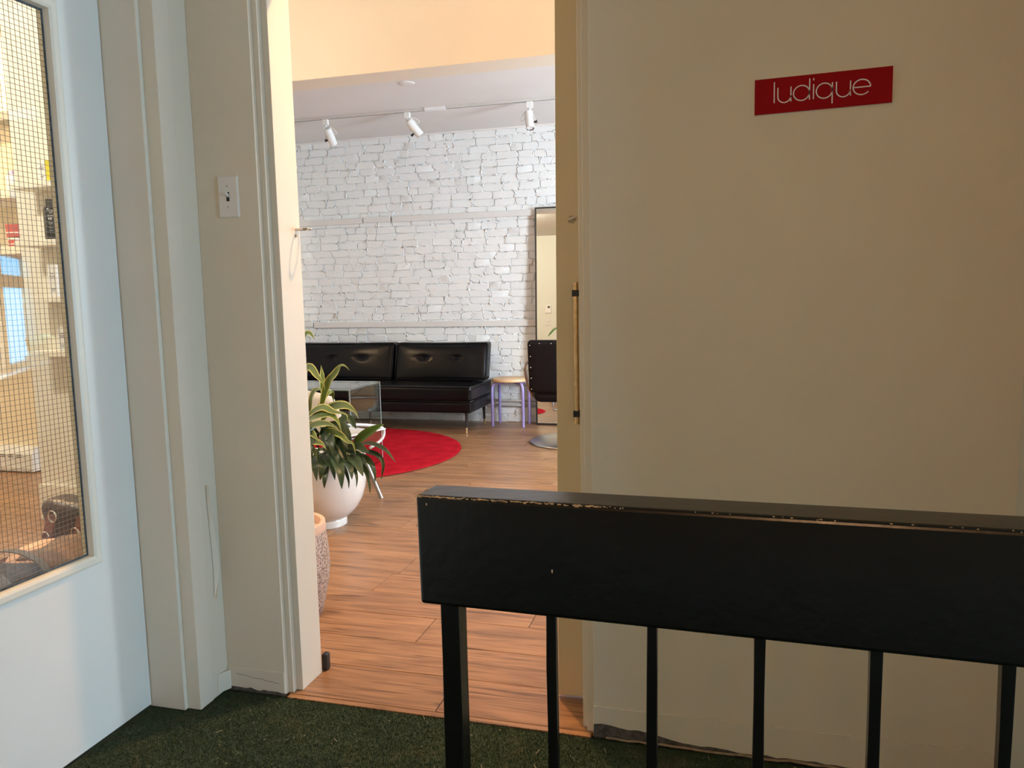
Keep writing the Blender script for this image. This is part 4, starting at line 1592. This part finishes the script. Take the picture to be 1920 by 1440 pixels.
# ------------------------------------------------------------------ track lights, ceiling disc
tr = thing('light_track', 'white ceiling track carrying three spotlights', 'light track', (-2.5, 6.2, CEIL_FAR - 0.02))
MB().box(-4.4, 0.5, 6.182, 6.218, CEIL_FAR - 0.020, CEIL_FAR).build('channel', mat('track_paint', (0.60, 0.58, 0.55), 0.5), tr, bevel=0.002)
MB().box(-4.4, 0.5, 6.196, 6.204, CEIL_FAR - 0.0206, CEIL_FAR - 0.0198).build('slot', M_black_plastic, tr)
MB().box(-2.40, -2.22, 6.175, 6.225, CEIL_FAR - 0.024, CEIL_FAR - 0.0001).build('connector', M_white, tr, bevel=0.002)
M_spot = mat('white_spot_body', (0.80, 0.80, 0.78), 0.35)


def spotlight(x, axis, side, label):
    t = thing('track_spotlight', label, 'spotlight', (x, 6.2, CEIL_FAR - 0.02), 'spotlights on the ceiling track')
    zt_ = CEIL_FAR - 0.0207
    ad = MB().box(x - 0.024, x + 0.024, 6.184, 6.216, zt_ - 0.048, zt_).build('adapter', M_spot, t, bevel=0.003)
    ax = Vector(axis).normalized()
    pv = Vector((x, 6.2, zt_ - 0.062))
    MB().tube([(x, 6.2, zt_ - 0.048), tuple(pv)], 0.011, 10).build('swivel', M_spot, t, smooth=True)
    r = 0.034
    sd = ax.cross(Vector((0, 1, 0)))
    sd = sd.normalized() * side
    top = pv + Vector((0, 0, -0.012)) - sd * 0.012
    body = MB().lathe([(0, 0), (r * 0.8, 0.0), (r, 0.008), (r, 0.150), (r * 0.93, 0.152), (r * 0.86, 0.146), (0, 0.140)], top, 24, ax).build('body', M_spot, t, smooth=True, auto=40)
    MB().lathe([(r * 0.93, 0.1523), (r * 0.85, 0.147), (r * 0.5, 0.139), (0, 0.137)], top, 24, ax).build('lens', mat('dark_lens_glass', (0.10, 0.10, 0.11), 0.08, 0.5), body, smooth=True)
    mid = top + ax * 0.105
    MB().obox(pv + (mid + sd * (r + 0.006) - pv) * 0.5 + sd * 0.010, (mid + sd * (r + 0.006) - pv), (mid + sd * (r + 0.006) - pv).length / 2, Vector((0, 1, 0)), 0.008, sd, 0.0015).build('bracket', M_spot, t)
    MB().tube([tuple(mid + sd * r), tuple(mid + sd * (r + 0.028))], [0.006, 0.013], 8).build('knob', M_black_plastic, t, smooth=True)
    loop = catmull([tuple(pv), tuple(pv - sd * 0.045 + ax * 0.012), tuple(top - sd * (r + 0.035) + ax * 0.055), tuple(top - sd * (r + 0.012) + ax * 0.065), tuple(top - sd * r * 0.8 + ax * 0.012)], 6)
    MB().tube(loop, 0.0032, 6).build('cable', M_spot, t, smooth=True)
    return t


spotlight(-3.315, (0.06, 0.55, -0.75), -1, 'white track spotlight nearest the jamb on the left, turned to the wall')
spotlight(-2.56, (0.55, 0.35, -0.78), -1, 'white track spotlight in the middle of the track, tilted to the right')
spotlight(-1.51, (0.16, -0.30, -0.90), 1, 'white track spotlight on the right of the track with its lens showing')
mb = MB().lathe([(0, -0.006), (0.052, -0.006), (0.060, -0.003), (0.062, 0)], (-2.25, 5.45, CEIL_FAR), 40)
o = mb.build('ceiling_disc', M_ceil, smooth=True, auto=30)
tag(o, 'round white cover disc on the salon ceiling', 'cover')

# ------------------------------------------------------------------ warm ceiling lamps of the salon
def ceiling_lamp(x, y, label, energy, col=(1.0, 0.60, 0.28), down=0):
    t = thing('ceiling_lamp', label, 'lamp', (x, y, CEIL_NEAR), 'warm ceiling lamps')
    MB().lathe([(0, 0), (0.06, 0), (0.06, -0.02), (0.045, -0.03), (0.045, -0.06), (0.038, -0.06), (0.038, -0.035), (0, -0.035)], (x, y, CEIL_NEAR), 28).build('housing', M_white, t, smooth=True, auto=40)
    MB().lathe([(0, -0.056), (0.036, -0.056), (0.036, -0.036)], (x, y, CEIL_NEAR), 20).build('bulb', mat('warm_bulb', (1, 0.8, 0.5), 0.4, emit=(1.0, 0.7, 0.4), estr=12), t, smooth=True)
    d = bpy.data.lights.new('ceiling_lamp_light', 'POINT')
    d.energy = energy
    d.color = col
    d.shadow_soft_size = 0.03
    o = bpy.data.objects.new('ceiling_lamp_light', d)
    COL.objects.link(o)
    o.parent = t
    o.location = (0, 0, -0.13)
    if down:
        d = bpy.data.lights.new('ceiling_lamp_beam', 'SPOT')
        d.energy, d.color, d.shadow_soft_size = down, (1.0, 0.56, 0.26), 0.05
        d.shadow_soft_size = 0.02
        d.spot_size, d.spot_blend = math.radians(110), 0.8
        o = bpy.data.objects.new('ceiling_lamp_beam', d)
        COL.objects.link(o)
        o.parent = t
        o.location = (0, 0, -0.13)
    return t


ceiling_lamp(-0.75, 2.62, 'warm ceiling lamp just inside the salon doorway', 28, (1.0, 0.58, 0.29), 165)
ceiling_lamp(-3.6, 1.9, 'warm ceiling lamp over the bags behind the wired glass', 112, (1.0, 0.91, 0.74))
ceiling_lamp(-4.9, 3.6, 'warm ceiling lamp before the peach wall', 90, (1.0, 0.68, 0.36))

# ------------------------------------------------------------------ behind the wired glass: shelves and products
M_shelf = mat('cream_shelf_board', (0.84, 0.79, 0.69), 0.5)


def shelf(x0, x1, y0, y1, z, label, h=0.032):
    o = MB().box(x0, x1, y0, y1, z - h, z).build('wall_shelf', M_shelf, bevel=0.003)
    tag(o, label, 'shelf', 'small shelves behind the wired glass')


shelf(-3.60, -3.34, 3.29, 3.449, 1.852, 'topmost small pillar shelf carrying the white and yellow box')
shelf(-3.60, -3.335, 3.29, 3.449, 1.556, 'pillar shelf under the black bottle')
shelf(-3.58, -3.33, 3.29, 3.449, 1.262, 'pillar shelf under the white box, third from the top')
shelf(-3.60, -3.325, 3.29, 3.449, 0.976, 'lowest pillar shelf, level with the window reflection')
shelf(-5.5, -4.50, 4.12, 4.499, 1.968, 'long shelf on the peach wall under the bottle with a purple cap', 0.05)
shelf(-5.5, -4.44, 4.12, 4.499, 1.605, 'long shelf on the peach wall under the red tubs', 0.05)

bt = thing('spray_bottle', 'black cosmetic bottle with triangle emblem on a pillar shelf', 'bottle', (-3.385, 3.33, 1.556))
MB().lathe([(0, 0.001), (0.034, 0.001), (0.036, 0.005), (0.036, 0.150), (0.031, 0.163), (0.022, 0.168), (0, 0.168)], (-3.385, 3.33, 1.556), 24).build('body', mat('black_bottle', (0.012, 0.012, 0.014), 0.3), bt, smooth=True, auto=40)
MB().lathe([(0.0, 0.166), (0.023, 0.166), (0.023, 0.204), (0.020, 0.207), (0, 0.207)], (-3.385, 3.33, 1.556), 20).build('cap', mat('black_cap', (0.03, 0.03, 0.03), 0.25), bt, smooth=True, auto=40)
mb = MB()
fc = Vector((0.69, -0.72, 0)).normalized()                      # the printed side looks at the hall
tx = Vector((-fc.y, fc.x, 0))
tx = tx if tx.x > 0 else -tx
bc0 = Vector((-3.385, 3.33, 1.556)) + fc * 0.0364


def print_bar(mb, u, z, hu, hz, slant=0.0):
    ang = u / 0.0364
    ff = (fc * math.cos(ang) + tx * math.sin(ang))
    tt = (tx * math.cos(ang) - fc * math.sin(ang))
    c = Vector((-3.385, 3.33, 1.556 + z)) + ff * 0.0364
    mb.obox(c, tt * 1.0 + Vector((0, 0, slant)), hu, ff, 0.0003, Vector((0, 0, 1)) - tt * slant, hz)


for sl, u in ((1.7, 0.0045), (-1.7, -0.0045)):
    print_bar(mb, u, 0.140, 0.0085, 0.0010, sl)
print_bar(mb, 0.0, 0.148, 0.0095, 0.0010)
print_bar(mb, 0.0, 0.120, 0.016, 0.0014)
print_bar(mb, -0.010, 0.105, 0.0035, 0.005)
print_bar(mb, -0.001, 0.105, 0.0030, 0.005)
for z in (0.085, 0.078, 0.060, 0.045):
    print_bar(mb, -0.004, z, 0.009, 0.0009)
mb.build('printed_emblem', mat('pale_print', (0.60, 0.60, 0.60), 0.5), bt)


def product_box(x, y, w, d, h, z, label, side=None):
    t = thing('product_box', label, 'box', (x, y, z), 'product boxes on the pillar shelves')
    MB().box(x - w / 2, x + w / 2, y - d / 2, y + d / 2, z + 0.001, z + h).build('carton', mat('white_carton', (0.82, 0.80, 0.80), 0.5), t, bevel=0.001)
    mb = MB()
    for k, (zz, hw) in enumerate(((0.70, 0.18), (0.62, 0.32), (0.56, 0.26), (0.22, 0.24), (0.16, 0.14))):
        mb.box(x - hw * w, x + hw * w, y - d / 2 - 0.0006, y - d / 2, z + h * zz, z + h * zz + 0.004)
    mb.build('printed_text', mat('grey_print', (0.20, 0.19, 0.22), 0.6), t)
    if side:
        MB().box(x + w / 2, x + w / 2 + 0.0008, y - d / 2, y + d / 2, z + 0.002, z + h - 0.001).build('side_panel', side, t)
    return t


product_box(-3.402, 3.335, 0.048, 0.045, 0.108, 1.852, 'white box with a bright yellow side on the topmost pillar shelf', mat('yellow_print', (0.75, 0.62, 0.02), 0.5))
product_box(-3.395, 3.335, 0.055, 0.045, 0.165, 1.262, 'tall white box on the third pillar shelf from the top')
product_box(-3.365, 3.335, 0.055, 0.045, 0.125, 0.976, 'small white box on the lowest pillar shelf')
wbt = thing('shampoo_bottle', 'white bottle with purple cap on the long shelf before the peach wall', 'bottle', (-4.61, 4.25, 1.968))
MB().lathe([(0, 0.001), (0.036, 0.001), (0.040, 0.006), (0.040, 0.105), (0.034, 0.118), (0.022, 0.122), (0, 0.122)], (-4.61, 4.25, 1.968), 24).build('body', mat('white_bottle', (0.80, 0.78, 0.80), 0.35), wbt, smooth=True, auto=40)
MB().lathe([(0.0, 0.121), (0.028, 0.121), (0.024, 0.140), (0.018, 0.146), (0, 0.146)], (-4.61, 4.25, 1.968), 20).build('cap', mat('purple_cap', (0.42, 0.30, 0.55), 0.4), wbt, smooth=True, auto=40)
M_redtub = mat('red_tub', (0.46, 0.06, 0.05), 0.4)
for q, (z0_, hh, nm) in enumerate(((1.605, 0.062, 'lower red tub with white lid on the long shelf'), (1.6735, 0.082, 'upper red tub stacked on another red tub'))):
    t = thing('cosmetic_tub', nm, 'tub', (-4.60, 4.25, z0_), 'stacked red tubs')
    rr = 0.066 if q == 0 else 0.074
    MB().lathe([(0, 0.0), (rr - 0.004, 0.0), (rr, 0.004), (rr, hh - 0.014), (0, hh - 0.014)], (-4.60, 4.25, z0_ + 0.0005), 28).build('jar', M_redtub, t, smooth=True, auto=40)
    MB().lathe([(0, hh - 0.0138), (rr + 0.003, hh - 0.0138), (rr + 0.003, hh), (0, hh)], (-4.60, 4.25, z0_ + 0.0005), 28).build('lid', M_white if q == 0 else M_redtub, t, smooth=True, auto=40)
    MB().lathe([(rr + 0.0006, hh * 0.30), (rr + 0.0006, hh * 0.38)], (-4.60, 4.25, z0_ + 0.0005), 28).build('label_line', M_white, t)

# baseboard heater
ht = thing('baseboard_heater', 'white electric baseboard heater with dark vent slots at the peach wall', 'heater', (-5.4, 4.44, 0))
mb = MB()
mb.v = [(-6.2, 4.40, 0.012), (-4.83, 4.40, 0.012), (-4.83, 4.499, 0.012), (-6.2, 4.499, 0.012), (-6.2, 4.40, 0.14), (-4.83, 4.40, 0.14), (-6.2, 4.43, 0.185), (-4.83, 4.43, 0.185), (-4.83, 4.499, 0.185), (-6.2, 4.499, 0.185)]
mb.f = [(0, 3, 2, 1), (0, 1, 5, 4), (4, 5, 7, 6), (6, 7, 8, 9), (1, 2, 8, 7, 5), (0, 4, 6, 9, 3)]
mb.build('casing', M_white, ht)
mb = MB()
for k in range(16):
    for zz in (0.118, 0.132):
        x = -6.1 + k * 0.075
        mb.box(x, x + 0.05, 4.3992, 4.4001, zz - 0.003, zz + 0.003)
mb.build('vent_slots', mat('dark_vent', (0.03, 0.03, 0.03), 0.6), ht)
MB().box(-6.2, -4.83, 4.395, 4.40, 0.03, 0.045).build('bottom_lip', M_white, ht)

# thermostat and switch on the wall seen in the mirror
tm = thing('thermostat', 'white wall thermostat seen in the standing mirror', 'thermostat', (-3.28, -0.6, 1.585))
MB().box(-3.34, -3.22, -0.6, -0.575, 1.505, 1.665).build('case', mat('bright_white_case', (0.9, 0.9, 0.92), 0.4), tm, bevel=0.004)
MB().box(-3.29, -3.245, -0.575, -0.5742, 1.60, 1.64).build('display', mat('lcd_dark', (0.05, 0.06, 0.06), 0.3), tm)
ol = thing('wall_outlet', 'white wall plate below the thermostat, seen in the mirror', 'wall plate', (-3.28, -0.6, 1.33))
MB().box(-3.325, -3.235, -0.6, -0.592, 1.265, 1.395).build('cover_plate', M_white, ol, bevel=0.002)
MB().box(-3.29, -3.27, -0.592, -0.588, 1.31, 1.35).build('rocker', mat('grey_rocker', (0.6, 0.6, 0.6), 0.4), ol)

# bags on the floor behind the wired glass
M_brownl = mat('oxblood_leather', (0.17, 0.045, 0.03), 0.35, vary=0.25, scale=12, bump=0.25, bscale=60)
M_darkl = mat('dark_plum_leather', (0.035, 0.022, 0.030), 0.35, bump=0.2, bscale=50)
tb = thing('leather_tote', 'oxblood and plum leather handbag with metal rings, behind the wired glass', 'bag', (-2.42, 2.40, 0))


def tote_fn(w, n):
    k = (w.z - 0.0) / 0.44
    return (w.x + 0.03 * math.sin(5 * w.z + w.y * 6), w.y + 0.02 * math.sin(7 * w.z), w.z + 0.012 * math.sin(9 * w.x + 5 * w.y) * k)


MB().rbox(-2.56, -2.30, 2.33, 2.50, 0.0, 0.455, 0.05, 8, tote_fn).build('body', M_darkl, tb, smooth=True)
mb = MB()
for (a, b) in ((-2.50, 0.012), (-2.36, 0.012)):
    path = catmull([(a, 2.318, 0.05), (a, 2.300, 0.22), (a + 0.01, 2.305, 0.33), (a + 0.02, 2.325, 0.42)], 5)
    i = len(mb.v)
    for p in path:
        mb.v += [(p.x - 0.020, p.y, p.z), (p.x + 0.020, p.y, p.z), (p.x + 0.020, p.y - 0.006, p.z), (p.x - 0.020, p.y - 0.006, p.z)]
    for k in range(len(path) - 1):
        for q in range(4):
            mb.f.append((i + 4 * k + q, i + 4 * k + (q + 1) % 4, i + 4 * k + 4 + (q + 1) % 4, i + 4 * k + 4 + q))
mb.build('leather_band', M_brownl, tb, smooth=True, auto=40)
for (a, z) in ((-2.49, 0.335), (-2.35, 0.36), (-2.45, 0.42)):
    ring = [(a + 0.022 * math.cos(q), 2.296 - 0.004 * math.cos(q), z + 0.022 * math.sin(q)) for q in [2 * PI * k / 18 for k in range(18)]]
    MB().tube(ring, 0.0032, 6, closed=True).build('ring', M_chrome, tb, smooth=True)
path = catmull([(-2.47, 2.29, 0.33), (-2.46, 2.20, 0.33), (-2.44, 2.10, 0.325), (-2.40, 2.00, 0.34)], 6)
mb = MB()
for p in path:
    mb.v += [(p.x - 0.02, p.y, p.z - 0.012), (p.x + 0.02, p.y, p.z + 0.012), (p.x + 0.022, p.y, p.z + 0.016), (p.x - 0.02, p.y, p.z - 0.004)]
for k in range(len(path) - 1):
    for q in range(4):
        mb.f.append((4 * k + q, 4 * k + (q + 1) % 4, 4 * k + 4 + (q + 1) % 4, 4 * k + 4 + q))
mb.build('shoulder_strap', M_brownl, tb, smooth=True, auto=40)

pb = thing('tan_purse', 'rounded peach leather purse half covered by a brown flap, behind the wired glass', 'bag', (-2.22, 2.06, 0))
MB().rbox(-2.36, -2.14, 1.93, 2.18, 0.0, 0.415, 0.105, 8).build('body', mat('peach_leather', (0.74, 0.42, 0.24), 0.4, bump=0.08, bscale=40), pb, smooth=True)
mb = MB()
n1, n2 = 12, 14
for i in range(n1):
    for j in range(n2):
        u, v = i / (n1 - 1), j / (n2 - 1)
        x = -2.19 + 0.17 * u - 0.03 * v
        y = 1.90 + 0.34 * v + 0.03 * u
        z = 0.418 - 0.10 * max(0, u - 0.25) ** 2 / 0.5 - 0.05 * (v - 0.5) ** 2 + 0.006 * math.sin(14 * v + 3 * u)
        mb.v.append((x, y, z))
for i in range(n1 - 1):
    for j in range(n2 - 1):
        a = i * n2 + j
        mb.f.append((a, a + n2, a + n2 + 1, a + 1))
o = mb.build('flap', mat('brown_suede', (0.16, 0.085, 0.045), 0.6, vary=0.3, scale=25, bump=0.3, bscale=80), pb, smooth=True)
o.modifiers.new('thick', 'SOLIDIFY').thickness = 0.006
kb = thing('black_backpack', 'black fabric backpack with grey straps low behind the wired glass', 'bag', (-2.07, 1.68, 0))


def bk_fn(w, n):
    return (w.x + 0.01 * math.sin(20 * w.y), w.y, w.z + 0.012 * math.sin(16 * w.y + 8 * w.x) - 0.04 * (n[1] ** 2 if n[2] > 0 else 0))


MB().rbox(-2.17, -1.90, 1.42, 1.84, 0.0, 0.475, 0.07, 8, bk_fn).build('body', mat('black_fabric', (0.015, 0.015, 0.016), 0.85, bump=0.4, bscale=120), kb, smooth=True)
M_strap = mat('grey_strap', (0.16, 0.15, 0.14), 0.8)
for (y, dy) in ((1.56, 0.05), (1.66, -0.03), (1.74, 0.02)):
    path = catmull([(-2.15, y, 0.43), (-2.08, y + dy * 0.5, 0.488), (-1.98, y + dy, 0.482), (-1.905, y + dy, 0.42), (-1.892, y + dy, 0.25)], 5)
    mb = MB()
    for p in path:
        mb.v += [(p.x, p.y - 0.012, p.z), (p.x, p.y + 0.012, p.z), (p.x + 0.002, p.y + 0.012, p.z + 0.004), (p.x + 0.002, p.y - 0.012, p.z + 0.004)]
    for k in range(len(path) - 1):
        for q in range(4):
            mb.f.append((4 * k + q, 4 * k + (q + 1) % 4, 4 * k + 4 + (q + 1) % 4, 4 * k + 4 + q))
    mb.build('strap', M_strap, kb, smooth=True, auto=40)
MB().rbox(-2.27, -2.17, 1.50, 1.80, 0.0, 0.40, 0.045, 6).build('side_pocket', mat('olive_brown_fabric', (0.12, 0.09, 0.05), 0.8, bump=0.3), kb, smooth=True)

# plant on the sill of the mirrored window
c = BAY0 + BAYD * -0.35 + BAYN * 0.07
sp = thing('sill_plant', 'pale green potted plant on the street window sill, mirrored in the wired glass', 'plant', (c.x, c.y, 0.695))
MB().lathe([(0, 0.0), (0.05, 0.0), (0.062, 0.09), (0.056, 0.09), (0.0, 0.08)], (c.x, c.y, 0.6955), 20).build('pot', mat('pale_pot', (0.7, 0.68, 0.6), 0.5), sp, smooth=True, auto=40)
rs = random.Random(9)
for k in range(16):
    an = rs.uniform(0, 2 * PI)
    L = rs.uniform(0.10, 0.26)
    d = Vector((math.cos(an), math.sin(an), 0))
    d = d - BAYN * min(0, d.dot(BAYN)) * 0.8
    p0 = Vector((c.x, c.y, 0.77))
    leaf_mesh([p0, p0 + d * L * 0.4 + Vector((0, 0, L * 0.7)), p0 + d * L + Vector((0, 0, L * 0.75))], 0.05, 500 + k, True).build('leaf', mat('pale_green_leaf', (0.32, 0.42, 0.20), 0.5), sp, smooth=True)
